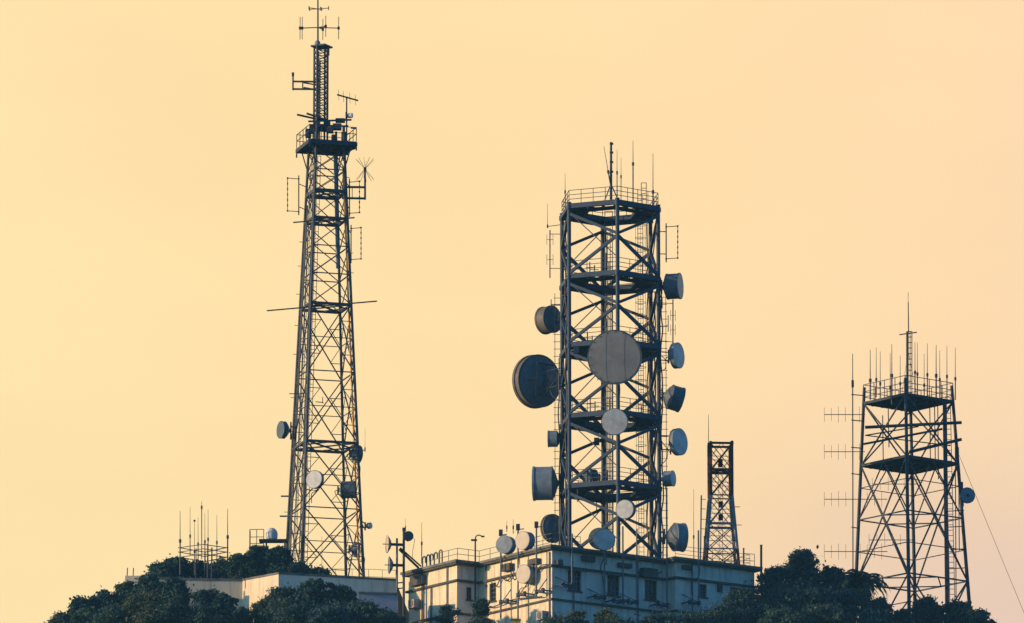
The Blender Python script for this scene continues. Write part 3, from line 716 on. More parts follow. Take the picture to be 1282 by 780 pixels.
whip(634.5, 652, 666, q627.y + .5, 'thin short rod behind the blue drum dish', .025, 'rooftop rods', mid=660)
whip(642.5, 650, 668, q627.y + 1, 'thin rod with crossbar between the blue and cream drum dishes', .03, 'rooftop rods', mid=660)

# curved lamp post on the inner corner of the roof
t = thing('lamp_post', zo(-.6, 9.9, .1), 'thin roof lamp post with a short curved head at the inner roof corner', 'lamp post')
b_ = P(595, 704, 598.5); tp = P(595, 675, 598.5)
MB().tube(P(595, 760, 598.5), tp, .09, .07, n=8).build('post', M['dark'], t)
MB().path([tp] + [tp + Vector((.3 + .28 * math.cos(math.pi - a), 0, .12 + .22 * math.sin(a))) for a in (.4, .9, 1.4, 2.0, 2.6)], .05).build('arm', M['dark'], t)
MB().box(tp + Vector((.62, 0, .22)), .28, .16, .12).build('lamp_head', M['dark'], t)
MB().bar(tp + Vector((-.35, 0, -.08)), tp + Vector((.15, 0, -.08)), .1, .16).build('crossarm', M['dark'], t)

# ---- twin pole group left of the building
ya = 601.5
t = thing('antenna_pole', P(497, 790, ya), 'grey pole with two wire dishes, leftmost pole beside the building', 'pole')
MB().tube(P(497, 810, ya), P(497, 674, ya), .09, n=8).build('pole', M['lead'], t)
mb = MB().bar(P(500, 688, ya), P(524, 711, 603), .14); mb.bar(P(501, 686, ya), P(527, 709, 603), .1); mb.build('stay', M['dark'], t)
mb = MB()
for py in (730, 737, 752): mb.bar(P(497, py, ya), P(506, py - 1, ya), .09)
mb.build('crossbar', M['dark'], t)
t = thing('antenna_pole', P(505.5, 790, ya), 'dark pole topped by a small round dish beside the left wing', 'pole')
MB().tube(P(505.5, 810, ya - .2), P(505.5, 662, ya - .2), .11, n=8).build('pole', M['dark'], t)
MB().box(P(506, 663, ya - .2), .3, .25, .3).build('cap', M['dark'], t)
dish(511.5, 671, ya - .9, 6.2, 8, 'small dark round dish on top of the dark pole left of the building', face='dark', side='dark', depth=.5, bowl=.7, attach=P(505.5, 671, ya - .2), group=GR)
def grid_dish(px, py, Y, r, az, label, m, sep=1):
    r *= S; c = P(px, py, Y); d = adir(az); t = thing('grid_dish', c, label, 'dish', 'wire dishes on the leftmost pole')
    u = d.cross(Vector((0, 0, 1))).normalized(); w = Vector((0, 0, 1)); mb = MB()
    mb.lathe(c, d, [(.0, .02), (.12 * r, r * .5), (.42 * r, r), (.40 * r, r * .98), (.10 * r, r * .5), (-.02, .02)], 24)
    mb.build('reflector', M[m], t)
    mb = MB()
    for k in range(8):
        a = k * math.pi / 4; e = u * math.cos(a) + w * math.sin(a)
        mb.bar(c - d * .06, c + d * .12 * r + e * r * .5 - d * .04, .06); mb.bar(c + d * .12 * r + e * r * .5 - d * .04, c + d * .42 * r + e * r - d * .03, .05)
    mb.build('rib', M['dark'], t)
    MB().tube(c - d * 1.0, c - d * .05, .12).build('mount', M['dark'], t)
    MB().tube(c, c + d * r * .9, .035).build('feed', M['dark'], t)
grid_dish(489, 681.5, ya, 11.5, -78, 'pale wire dish facing left, upper of the two on the leftmost pole', 'radome_cream')
grid_dish(491.5, 707.5, ya, 11.3, -82, 'dark wire dish facing left, lower of the two on the leftmost pole', 'shroud_lt')
whip(507.5, 649, 664, ya, 'faint short rod above the small round dish pole', .02, 'rooftop rods', mid=660)
whip(528, 654, 706, 602.5, 'thin rod on the left wing roof by the bent pipes', .035, 'rooftop rods', mid=680)
cable([P(516, 673, ya), P(519, 676, ya), P(517, 688, ya), P(516, 700, ya)], .02).build('loose_cable', M['cable'], label='thin loose cable drooping from the small round dish', cat='cable')

# thin railing behind the white wall between tower and poles
t = thing('guard_rail', P(460, 724, 606), 'thin guard rail on the white wall top between the slender tower and the twin poles', 'railing')
mb = MB(); railing([(X(400, 603), 603), (X(462, 603.2), 603.2), (X(496, 603.8), 603.8)], TZ - .1, h=1.25, step=1.2, r=.022, rails=(1, .5), mb=mb); mb.build('rails', M['lead'], t)

# ---- right roof: comb antenna, posts
t = thing('comb_antenna', P(874, 705, 602), 'vertical comb antenna with short side rods left of the small red tower', 'antenna')
MB().tube(P(877, 705, 602), P(878, 620, 602), .055).build('mast', M['dark'], t)
for q in (625, 637, 650, 662): MB().tube(P(877.5, q, 602), P(883.5, q + .3, 602), .03, n=4).build('element', M['dark'], t)
whip(868.5, 612, 706, 601.5, 'faint thin rod beside the comb antenna on the right roof', .03, 'rooftop rods', mid=672)
plain_post(882, 672, 706, 600.5, 'short thick post between comb antenna and small red tower', .07)
plain_post(931, 687, 706, 602, 'short plain post on the right end of the roof', .07)
plain_post(953, 683, 735, 605, 'lone dark post beyond the right end of the roof', .1)
t = thing('roof_railing', P(938, 707, 603), 'small boxy railing at the far right end of the roof', 'railing')
mb = MB(); railing([(X(931, 603), 603), (X(944, 603), 603.4)], ZR, h=1.45, step=.8, rails=(1, .6, .25), r=.03, mb=mb); mb.build('rails', M['dark'], t)

# ================================================================ SMALL RED AND GREY TOWER
YS = 604.5; small = thing('lattice_tower', (X(902, YS), YS, ZR), 'small narrow lattice tower banded in faded red and grey behind the right roof', 'tower')
def sv(k, py):
    hw = 13.6 if py < 622 else 13.6 + (py - 622) * (20.5 - 13.6) / 84
    hw *= YS / FPX; a = R(4) ; i, j = ((-1, -1), (1, -1), (1, 1), (-1, 1))[k % 4]
    return Vector((X(902, YS) + hw * (i * math.cos(a) - j * math.sin(a)), YS + hw * (i * math.sin(a) + j * math.cos(a)), Z(py, YS)))
lev = [557, 590, 622, 658, 690, 722]
for k in range(4):
    l = MB().tube(sv(k, 722), sv(k, 690), .12).build('leg', M['red'], small)
    MB().tube(sv(k, 690), sv(k, 622), .12).build('leg_band', M['white_paint'], l); MB().tube(sv(k, 622), sv(k, 555), .12).build('leg_band', M['red'], l)
for i, (a, b) in enumerate(zip(lev, lev[1:])):
    m = M['red'] if a < 622 or a > 680 else M['white_paint']
    for k in range(4):
        for pq in ((sv(k, a), sv(k + 1, b)), (sv(k + 1, a), sv(k, b))): MB().tube(*pq, .042, n=5).build('brace', m, small)
        mq = sv(k, (a + b) / 2).lerp(sv(k + 1, (a + b) / 2), .5); MB().tube(sv(k, (a + b) / 2), sv(k + 1, (a + b) / 2), .03, n=5).build('strut', m, small)
        for yy, w_ in ((a, 1), (b, 1)):
            for kk in (k, k + 1): MB().tube(sv(kk, (a + b) / 2), sv(k, yy).lerp(sv(k + 1, yy), .5), .026, n=4).build('strut', m, small)
    mb = MB()
    for k in range(4): mb.bar(sv(k, b), sv(k + 1, b), .09, .1 if i not in (0, 2) else .2)
    mb.build('ring', m, small)
mb = MB()
for k in range(4): mb.bar(sv(k, 557), sv(k + 1, 557), .14, .18)
mb.build('ring', M['red'], small)
mb = MB(); mb.bar(sv(0, 589), sv(2, 589), .16, .14); mb.bar(sv(1, 589), sv(3, 589), .16, .14)
mb.build('platform', M['red'], small)
mb = MB(); ladder(mb, (X(902, YS), YS, ZR), (X(902, YS), YS, Z(575, YS)), .3, r=.028, step=.6); mb.build('ladder', M['white_paint'], small)
mb = MB()
for q, hh in ((579, .5), (582, .4), (632, .5), (648, .5)): mb.box((X(902, YS), YS - .15, Z(q, YS)), .38, .3, hh)
mb.build('cable_clamp', M['red'], small)
mb = MB()
for q in (637, 660): mb.tube(sv(1, q), sv(1, q) + Vector((.55, 0, 0)), .035, n=4)
mb.build('side_arm', M['dark'], small)
MB().lathe(P(916.5, 557, YS), (0, 0, 1), [(0, .14), (.3, .14), (.36, .08), (.37, 0)], 10).build('lamp', M['red'], small)
whip(887, 519, 560, YS - 1, 'single tall rod on the left corner of the small red tower', .04, None, mid=556)

# ================================================================ TALL SLENDER TOWER
YL = 612.0; SL = YL / FPX; XL = X(406.5, YL); PHL = R(-28)
def lv(k, py, extra=0.0):
    r = (26.5 + (py - 190) * 30.5 / 530 + extra) * SL; t = PHL + k * math.pi / 2
    return Vector((XL + r * math.sin(t) - 0, YL - r * math.cos(t), Z(py, YL)))
# k: 0 near, 1 right, 2 back, 3 left
tall = thing('lattice_tower', (XL, YL, TZ), 'tall slender tapering lattice tower with crow nest platform on the left hilltop', 'tower')
for k in range(4):
    mb = MB()
    for a, b in ((757, 560), (560, 382), (382, 160)): mb.tube(lv(k, a), lv(k, b), .14 if a > 700 else .125, .115, n=8)
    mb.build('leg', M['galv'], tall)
levels = [190, 216, 243, 277, 312, 347, 385, 470, 559, 642, 727]
for i, (a, b) in enumerate(zip(levels, levels[1:])):
    th = .035 if b - a < 40 else .045
    for k in range(4):
        for pq in ((lv(k, a), lv(k + 1, b)), (lv(k + 1, a), lv(k, b))): MB().bar(*pq, th * 2, th * 2).build('brace', M['galv'], tall)
    mb = MB()
    ringw = .3 if b in (243,) else .2 if b in (277, 385, 559) else .08
    for k in range(4): mb.bar(lv(k, b), lv(k + 1, b), .1 if ringw < .1 else .16, ringw)
    if b in (243, 277, 385, 559):
        for pq in ((lv(0, b), lv(2, b)), (lv(1, b), lv(3, b))): mb.bar(*pq, .12, .12)
        ms = [lv(k, b).lerp(lv(k + 1, b), .5) for k in range(4)]
        for k in range(4): mb.bar(ms[k], ms[(k + 1) % 4], .1, .1)
    mb.build('ring', M['galv'], tall)
    if b - a > 60:       # secondary bracing: short horizontals and struts from the diagonals to the legs
        mb = MB()
        for k in range(4):
            for f_ in (.25, .5, .75):
                q = a + (b - a) * f_; p0, p1 = lv(k, q), lv(k + 1, q)
                if f_ == .5: mb.bar(p0, p1, .06)
                else:
                    w_ = f_ if f_ < .5 else 1 - f_
                    mb.bar(p0, p0.lerp(p1, w_), .055); mb.bar(p1, p1.lerp(p0, w_), .055)
                    mb.bar(p0.lerp(p1, w_), lv(k, q + (b - a) * (.25 if f_ < .5 else -.25)), .05); mb.bar(p1.lerp(p0, w_), lv(k + 1, q + (b - a) * (.25 if f_ < .5 else -.25)), .05)
        mb.build('secondary_bracing', M['galv'], tall)
# ladder and cable runs on the left face (between near leg and left leg)
def lf(f_, py, off=0.0):
    return lv(0, py).lerp(lv(3, py), f_) + Vector((off, 0, 0))
mb = MB(); a, b = lf(.45, 740), lf(.45, 165); ladder(mb, a, b, .45, (lv(3, 400) - lv(0, 400)).normalized(), .032, .6); mb.build('ladder', M['galv'], tall)
for i, f_ in enumerate((.10, .2, .78, .58, .88)):
    mb = MB(); rr = random.Random(i)
    top = (170, 150, 240, 190, 270, 210)[i]
    pts = [lf(f_ + rr.uniform(-.015, .015), y) for y in range(740, top, -22)]; mb.path(pts, .045 + .012 * (i % 3), 5); mb.build('cable_run', M['cable'], tall)
mb = MB(); a, b = lv(0, 735), lv(0, 200); ofs = Vector((.28, .2, 0)); ladder(mb, a + ofs, b + ofs, .26, Vector((1, 0, 0)), .035, .6); mb.build('cable_tray', M['galv'], tall)
mb = MB()
pts = [lv(1, y).lerp(lv(2, y), .24) + Vector((0, -.35, 0)) for y in range(730, 195, -26)]; mb.path(pts, .085, 6); mb.build('conduit', M['conduit'], tall)  # orange sun glint painted along the pipe
mb = MB(); pts = [lv(2, y) + Vector((-.12, -.1, 0)) for y in range(330, 185, -20)]; mb.path(pts, .14, 6); mb.build('waveguide', M['shroud_lt'], tall)
mb = MB()
for q, sgn in ((300, -1), (330, -1), (365, -1), (404, -1), (440, -1), (494, -1), (637, -1)): mb.tube(lv(3, q), lv(3, q) + Vector((-.4, 0, .02)), .03, n=4)
for q in (617, 642): mb.bar(lv(3, q), lv(3, q) + Vector((-.75, 0, 0)), .09, .12)
for q in (225, 292, 320, 345): mb.tube(lv(1, q), lv(1, q) + Vector((.35, 0, 0)), .03, n=4)
mb.build('stub_arm', M['galv'], tall)
# long crossbar pole
mb = MB().tube(P(334, 389, YL - 1), P(472, 377, YL - 1), .06); mb.build('crossbar', M['galv'], tall)
mb = MB().tube(P(367, 278.5, YL - .5), P(444, 272.5, YL - .5), .06); mb.build('crossbar', M['galv'], tall)
mb = MB()
for x0, y0, x1, y1 in ((395, 503, 405, 504), (404, 497, 404, 505), (362, 493, 380, 493)): mb.tube(P(x0, y0, YL - 1), P(x1, y1, YL - 1), .045, n=4)
mb.build('side_arm', M['galv'], tall)

# crow's nest
zf = Z(185, YL); nest = MB()
sq = [Vector((XL + 40 * SL * math.sin(PHL + k * math.pi / 2) * 1.1, YL - 40 * SL * math.cos(PHL + k * math.pi / 2) * 1.1, zf)) for k in range(4)]
for k in range(4): nest.bar(sq[k], sq[(k + 1) % 4], .2, .32)
for f_ in (.2, .4, .6, .8): nest.bar(sq[0].lerp(sq[1], f_), sq[3].lerp(sq[2], f_), .12, .2)
for k in range(4): nest.bar(lv(k, 212), sq[k].lerp(sq[(k + 2) % 4], .08), .1)
pl = nest.build('platform', M['dark'], tall)
dk = MB(); up_ = Vector((0, 0, .17)); dk.add([q + up_ for q in sq] + [q + up_ + Vector((0, 0, .05)) for q in sq], [(3, 2, 1, 0), (4, 5, 6, 7), (0, 1, 5, 4), (1, 2, 6, 5), (2, 3, 7, 6), (3, 0, 4, 7)]); dk.build('deck', M['dark'], pl)
mb = MB(); railing([tuple(q[:2]) for q in sq + sq[:1]], zf + .2, h=1.25, step=1.1, r=.035, rails=(1, .55), mb=mb, pr=.045); mb.build('railing', M['dark'], pl)
mb = MB()
for k in range(4): mb.bar(sq[k].lerp(sq[(k + 1) % 4], .0) + Vector((0, 0, -.2)), sq[k] + Vector((0, 0, -.55)), .12)
mb.bar(P(428, 189, YL + 1), P(446, 184, YL + 1), .25, .3); mb.bar(P(424, 192, YL + 2), P(436, 192, YL + 2), .22, .3); mb.build('under_bracket', M['dark'], pl)
# cabinets on the nest
mb = MB()
for px, py, w, h, dy in ((393, 162, .7, .7, 0), (404, 160, .8, .55, .5), (386, 167, .5, .7, .6), (413, 163, .6, .45, -.5), (422, 159, .75, .5, -.3), (431, 173, .5, 1.0, .4), (426, 151, .8, .3, .2), (397, 156, .5, .5, -.5), (410, 155, .5, .3, .8), (418, 172, .4, .35, .2)): mb.box(P(px, py, YL + dy), w, .6, h)
mb.build('equipment_cabinet', M['dark'], pl)
mb = MB()
for (x0, y0), (x1, y1) in (((372, 143.5), (405, 151)), ((384, 142), (408, 150)), ((386, 152), (440, 150)), ((388, 157), (436, 158)), ((440, 160), (445, 161))): mb.bar(P(x0, y0, YL - .8), P(x1, y1, YL + .3), .12, .14)
mb.build('boom', M['dark'], pl)
# upper mast
XM = X(399, YL)
def mv(k, py):
    r = 10 * SL; t = PHL + k * math.pi / 2; return Vector((XM + r * math.sin(t), YL - r * math.cos(t), Z(py, YL)))
for k in range(4): MB().tube(mv(k, 182), mv(k, 58), .085, n=6).build('mast_leg', M['galv'], tall)
ls = list(np.linspace(58, 150, 15))
for a, b in zip(ls, ls[1:]):
    mb = MB()
    for k in range(4):
        mb.bar(mv(k, b), mv(k + 1, b), .055)
        p = (mv(k, a), mv(k + 1, b)) if k % 2 else (mv(k + 1, a), mv(k, b)); mb.bar(*p, .05)
    mb.build('mast_lacing', M['galv'], tall)
mb = MB()
for dx in (-.12, .02, .14): mb.tube((XM - .22 + dx, YL, zf), (XM - .22 + dx, YL, Z(62 + 20 * abs(dx) * 5, YL)), .06, n=5)
mb.build('mast_cable', M['cable'], tall)
mb = MB(); mb.box((XM + .05, YL, Z(58.5, YL)), 1.4, 1.4, .13, (Vector((.88, -.47, 0)), Vector((.47, .88, 0)))); mb.build('top_plate', M['dark'], tall)
MB().lathe(P(397.5, 57, YL), (0, 0, 1), [(0, .24), (.22, .25), (.36, .2), (.45, .1), (.46, 0)], 14).build('lamp_dome', M['shroud_lt'], tall)
mb = MB(); mb.tube(P(405, 72, YL), P(411, 68, YL), .05); mb.box(P(411, 65, YL), .2, .2, .6); mb.build('side_arm', M['dark'], tall)
# left outrigger on the upper mast
t = thing('outrigger_frame', P(395, 110, YL), 'boxy outrigger frame with an upright stub on the left of the slender tower mast', 'bracket')
mb = MB(); e = YL - .4
for y0 in (102, 111.5): mb.bar(P(367, y0, e), P(397, y0 + .3, YL - .5), .12, .14)
for y0 in (103.5, 109.5): mb.bar(P(380, y0, e + .8), P(397, y0 + 3, YL + .5), .09, .1)
for x0 in (367, 379): mb.bar(P(x0, 101, e), P(x0, 112.5, e), .1)
mb.build('frame', M['dark'], t)
MB().tube(P(366.8, 113, e), P(366.8, 94, e), .07).build('upright', M['dark'], t); MB().box(P(366.8, 93, e), .2, .2, .3).build('cap', M['dark'], t)
# turnstile head
t = thing('turnstile_antenna', P(398, 55, YL), 'tip antenna with vertical dipoles on radial arms atop the slender tower', 'antenna')
tm = P(398, 55, YL); MB().tube(tm, P(398, -6, YL), .075, .06).build('mast', M['dark'], t)
for (px, py, dy, hl) in ((376, 38, -.8, 7.5), (378, 32, .9, 7.5), (407.5, 30, .8, 7), (404.5, 40, -.9, 7), (424, 35.5, -.1, 7.5)):
    mb = MB(); c = P(398, 34.5, YL); e = P(px, py, YL); e.y += dy; mb.tube(c, e, .045, n=5); mb.box(e, .2, .2, .22); mb.tube(e - Vector((0, 0, hl * 2 * SL)), e + Vector((0, 0, hl * 2 * SL)), .032, n=5); mb.build('dipole', M['dark'], t)
for (px, py, dy) in ((387, 11.5, -.5), (387.5, 9.5, .6), (411.5, 11.5, -.4), (402.5, 9, .7), (401.5, 13, -.6)):
    mb = MB(); c = P(398, 11.3, YL); e = P(px, py, YL); e.y += dy; mb.tube(c, e, .035, n=5); mb.tube(e - Vector((0, 0, .16)), e + Vector((0, 0, .16)), .045, n=5); mb.build('short_dipole', M['dark'], t)
# T shaped yagi on the nest
t = thing('yagi_antenna', P(434, 165, YL), 'tilted yagi on a post rising from the slender tower nest', 'antenna')
MB().tube(P(434, 170, YL + .3), P(434, 121, YL + .3), .06).build('post', M['dark'], t)
MB().bar(P(422, 118.5, YL + .3), P(448.5, 126, YL + .3), .1, .12).build('boom', M['dark'], t)
for x0, y0 in ((424, 119), (430, 121), (438, 123), (445, 125)):
    MB().tube(P(x0, y0 - 3.5, YL + .3) + Vector((0, -.9, 0)), P(x0, y0 + 3.5, YL + .3) + Vector((0, .9, 0)), .022, n=4).build('element', M['dark'], t)
dish(441, 144.5, YL, 3.2, 70, 'tiny white radome drum on the yagi post of the slender tower', face='white', side='white', depth=1.6, bowl=.4, attach=P(434, 144, YL + .3), group='dish antennas on the slender tower')
# biconical antenna on its bracket
t = thing('outrigger_frame', P(432, 245, YL), 'open boxy bracket carrying the spiky antenna on the right of the slender tower', 'bracket')
mb = MB(); e = YL - .4
for y0 in (234, 248): mb.bar(P(428, y0, e), P(457, y0 + .5, e), .13, .17)
for x0 in (434, 437, 441): mb.bar(P(x0, 234, e), P(x0, 247, e), .06)
mb.build('frame', M['dark'], t)
t = thing('spiky_antenna', P(457, 250, YL - .4), 'spiky antenna with wire cones above and below on the right bracket', 'antenna')
MB().tube(P(457, 250, e), P(457, 212, e), .085).build('post', M['dark'], t)
c = P(457, 211.5, e); MB().lathe(c - Vector((0, 0, .12)), (0, 0, 1), [(0, .13), (.24, .13), (.25, 0)], 10).build('hub', M['dark'], t)
mb = MB()
for k in range(10):
    a = 2 * math.pi * k / 10 + .2
    for sg in (1, -1): mb.tube(c, c + Vector((math.cos(a) * .8, math.sin(a) * .8, sg * .85 if sg > 0 else -.95)), .017, n=4)
mb.build('spike', M['dark'], t)
lw = lambda k, py: lv(k, py)
folded_dipole(374, 360, 224, 265, YL - .3, 'rectangular folded dipole on the upper left of the slender tower', lw(3, 245))
folded_dipole(437.5, 450, 228, 267, YL + .6, 'rectangular folded dipole behind the spiky antenna bracket', lw(1, 245))
folded_dipole(439.5, 452, 286, 325, YL, 'rectangular folded dipole lower on the right of the slender tower', lw(1, 305))
GL = 'dish antennas on the slender tower'
dish(351, 538, YL - .2, 11, -62, 'dark round dish on the left leg of the slender tower', depth=.5, bowl=.6, face='shroud', attach=lv(3, 540), group=GL, pipe=1.9)
dish(449, 569, YL - .6, 11.5, 120, 'dark dish seen from behind on the right leg of the slender tower', depth=.4, bowl=.5, attach=lv(1, 570), group=GL)
dish(393, 600, YL - 3.6, 11.5, -28, 'pale grey round dish in the middle of the slender tower', depth=.45, bowl=.4, face='radome_blue', side='shroud', attach=lv(0, 600) + Vector((.4, -.1, 0)), group=GL)
dish(444.5, 613, YL - .8, 11, 82, 'dark deep drum dish inside the right leg of the slender tower', depth=1.5, bowl=.3, face='shroud_lt', attach=lv(2, 613), group=GL)
dish(464, 658, YL - .6, 4.0, 55, 'tiny pale dish on an arm off the lower right leg of the slender tower', depth=.9, bowl=.7, face='white', side='shroud_lt', attach=lv(1, 658), group=GL)
dish(448, 688, YL + .6, 9.5, 110, 'dark shallow dish near the slender tower foot', depth=.35, bowl=.6, attach=lv(1, 688), group=GL)
whip(457, 536, 566, YL - .5, 'faint rod above the dark dish on the slender tower right leg', .025, None, mid=562, m='conduit', base=lv(1, 565))
whip(403, 671, 724, YL + 2, 'faint thin rod inside the slender tower foot', .025, None, mid=712)

# ---- radome on a small railed stand left of the slender tower
yr = 608.5
t = thing('radome_stand', P(330, 690, yr), 'small railed steel stand left of the slender tower foot', 'platform')
zt = Z(676.5, yr)
MB().box((X(343, yr), yr, zt - .06), 2.4, 1.4, .12).build('deck', M['dark'], t)
for px in (334, 357):
    for dy in (-.6, .6): MB().tube((X(px, yr), yr + dy, TZ - 1), (X(px, yr), yr + dy, zt - .12), .05).build('leg', M['dark'], t)
mb = MB(); railing([(X(313.5, yr), yr + .7), (X(313.5, yr), yr - .6), (X(331, yr), yr - .7)], Z(694, yr), h=2.0, step=.6, rails=(1, .68, .4), r=.035, mb=mb); mb.build('railing', M['dark'], t)
t = thing('radome', P(340.5, 676, yr), 'white domed radome on the railed stand beside the slender tower', 'radome')
MB().lathe((X(340.5, yr), yr, zt), (0, 0, 1), [(0, .42), (.2, .5), (.55, .52), (.8, .45), (1.0, .27), (1.08, .0)], 24).build('dome', M['white'], t)
MB().lathe((X(340.5, yr), yr, zt), (0, 0, 1), [(0, .46), (.1, .46), (.1, .4)], 24).build('base_ring', M['shroud_lt'], t)

# ---- rack of rods on the far left
yk = 604.2
t = thing('antenna_rack', P(255, 722, yk), 'low steel rack of horizontal bars carrying upright rods above the left wall', 'rack')
zA, zB_, zC = Z(685.5, yk), Z(691, yk), Z(697.5, yk)
xa, xb, xm = X(225.5, yk), X(285, yk), X(256, yk)
mb = MB()
for z in (zA, zB_, zC): mb.bar((xa - .1, yk, z), (xm, yk + 2.2, z), .06); mb.bar((xm, yk + 2.2, z), (xb, yk, z), .07); mb.bar((xa - .1, yk, z - .02), (xm, yk - 1.8, z - .05), .06); mb.bar((xm, yk - 1.8, z - .05), (xb, yk, z - .02), .06)
mb.build('bar', M['dark'], t)
for px, dy in ((256, 2.2), (262, -1.8), (266, 0), (246, .4)): MB().tube((X(px, yk), yk + dy, TZ), (X(px, yk), yk + dy, zA), .06 if px > 250 else .04).build('upright', M['dark'], t)
GK = 'upright rods on the left antenna rack'
nmz = ['leftmost thick rod', 'second rod from the left', 'third rod from the left, capped by a small ball', 'fourth rod from the left', 'tallest rod, fifth from the left', 'sixth rod from the left', 'seventh rod from the left', 'second rod from the right', 'rightmost thick rod']
for i, (px, top, mid, bot, dy) in enumerate(((225.5, 640, 677, 720, 0), (238, 635, 671, 695, 1.2), (243.5, 651, 690, 720, -.6), (248, 648, 681, 705, -.9), (252.5, 627, 635, 700, 1.8), (256.5, 642, 678, 705, -1.4), (260.5, 638, 675, 705, 1.9), (271.5, 645, 679, 703, .9), (285, 637, 672, 718, 0))):
    t = whip(px, top, bot, yk + dy, nmz[i] + ' of the left rack', .048 if i in (0, 8) else .034, GK, mid=mid)
    if i == 2: MB().lathe(P(px, 652, yk + dy), (0, 0, 1), [(-.1, 0), (-.07, .08), (0, .1), (.07, .08), (.1, 0)], 10).build('ball', M['dark'], t)

# ================================================================ RIGHT SQUARE TOWER
YR = 612.0; SR = YR / FPX; PHR = R(-6.2)
def rv(k, py, ex=0.0):
    f_ = (py - 480) / 260; r = (55.5 + 16 * f_ + ex) * SR; xc = X(1138 + 2 * f_, YR); t = PHR + k * math.pi / 2
    return Vector((xc + r * math.sin(t), YR - r * math.cos(t), Z(py, YR)))
rt = thing('lattice_tower', (X(1140, YR), YR, ground(X(1140, YR), YR)), 'dark square lattice tower with two solid decks rising behind the right hand trees', 'tower')
GB = 850
for k in range(4):
    mb = MB().tube(rv(k, GB), rv(k, 650), .17, .155, n=8); mb.tube(rv(k, 650), rv(k, 484), .155, .14, n=8); mb.build('leg', M['dark'], rt)
def rx(a, b, th=.055, faces=range(4)):
    for k in faces:
        for pq in ((rv(k, a), rv(k + 1, b)), (rv(k + 1, a), rv(k, b))): MB().bar(*pq, th * 2, th * 2).build('brace', M['dark'], rt)
rx(504, 582, .05); rx(582, 729, .052); rx(729, 850, .05)
rings = {504: .2, 582: .2, 650: .1, 729: .12, 610: .05, 690: .06, 765: .06}
for py, w in rings.items():
    mb = MB()
    for k in range(4): mb.bar(rv(k, py), rv(k + 1, py), .1, w)
    if py in (650, 729):
        ms = [rv(k, py).lerp(rv(k + 1, py), .5) for k in range(4)]
        for k in range(4): mb.bar(ms[k], ms[(k + 1) % 4], .09)
    mb.build('ring', M['dark'], rt)
mb = MB()
for k in range(4):      # secondary struts
    mb.bar(rv(k, 650), rv(k, 582).lerp(rv(k + 1, 582), .5), .08); mb.bar(rv(k + 1, 650), rv(k, 582).lerp(rv(k + 1, 582), .5), .08)
    mb.bar(rv(k, 650).lerp(rv(k + 1, 650), .5), rv(k, 729), .07); mb.bar(rv(k, 650).lerp(rv(k + 1, 650), .5), rv(k + 1, 729), .07)
mb.build('secondary_bracing', M['dark'], rt)
for py in (504, 582):
    mb = MB(); q = [rv(k, py, 2) for k in range(4)]; up_ = Vector((0, 0, .11)); dn = Vector((0, 0, .02))
    mb.add([p + dn for p in q] + [p + up_ for p in q], [(3, 2, 1, 0), (4, 5, 6, 7), (0, 1, 5, 4), (1, 2, 6, 5), (2, 3, 7, 6), (3, 0, 4, 7)])
    for f_ in (.2, .4, .6, .8): mb.bar(q[0].lerp(q[1], f_) - Vector((0, 0, .06)), q[3].lerp(q[2], f_) - Vector((0, 0, .06)), .1, .14)
    pl = mb.build('platform', M['dark'], rt)
    if py == 504:
        mb = MB(); railing([tuple(rv(k, 504)[:2]) for k in (0, 1, 2, 3, 0)], Z(504, YR) + .1, h=1.5, step=1.2, r=.035, rails=(1, .6, .3), mb=mb, pr=.045); mb.build('railing', M['dark'], pl)
for (x0, y0, x1, y1, w) in ((1083, 535, 1204, 529, .17), (1081, 556, 1180, 537, .12), (1138, 566, 1204, 550, .17), (1084, 545, 1150, 534, .07), (1083, 545, 1190, 558, .06)):
    MB().tube(P(x0, y0, YR - 1.5), P(x1, y1, YR - 1.5), w * .8, n=6).build('crossbar', M['dark'], rt)
mb = MB(); xq = X(1182, YR); mb.box((xq + .05, YR - 1.3, (Z(506, YR) + Z(800, YR)) / 2), .34, .34, Z(506, YR) - Z(800, YR)); mb.build('cable_duct', M['dark'], rt)
mb = MB(); ladder(mb, (X(1190, YR), YR - .9, Z(800, YR)), (X(1187, YR), YR - .9, Z(500, YR)), .42, r=.04, step=.45); mb.build('ladder', M['dark'], rt)
for px, a, b in ((1164, 508, 590), (1170, 508, 578), (1196, 560, 760), (1105, 520, 590), (1112, 512, 560), (1200, 560, 690), (1174, 505, 600)):
    MB().tube(P(px, a, YR + .5), P(px + 1, b, YR + .5), .045, n=5).build('cable_run', M['cable'], rt)
for px, py in ((1193, 640), (1196, 688), (1194, 712), (1192, 660)): MB().bar(P(px - 6, py, YR - .8), P(px + 14, py - 1, YR - .8), .07).build('stub_arm', M['dark'], rt)

# centre ladder mast
t = thing('antenna_mast', P(1137, 498, YR), 'slim ladder mast with crossbar and long tip rod at the centre of the right tower', 'mast')
MB().tube(P(1136, 505, YR), P(1136, 415, YR), .11, n=6).build('pole', M['dark'], t)
mb = MB(); ladder(mb, P(1139, 505, YR - .2), P(1139, 415, YR - .2), .36, r=.05, step=.45); ladder(mb, P(1138, 505, YR + .2), P(1138, 415, YR + .2), .3, wd=Vector((.7, .7, 0)), r=.04, step=.45); mb.build('ladder', M['dark'], t)
MB().tube(P(1126, 419, YR), P(1148, 416, YR), .05).build('crossbar', M['dark'], t)
mb = MB().tube(P(1137.5, 416, YR), P(1137, 378, YR), .05, .04); mb.tube(P(1137, 378, YR), P(1137, 366, YR), .02); mb.build('tip_rod', M['dark'], t)
mb = MB()
for px in (1128, 1149): mb.tube(P(1137, 440, YR), P(px, 500, YR), .02, n=4)
mb.build('stay', M['dark'], t)
GT = 'upright rods round the right tower railing'
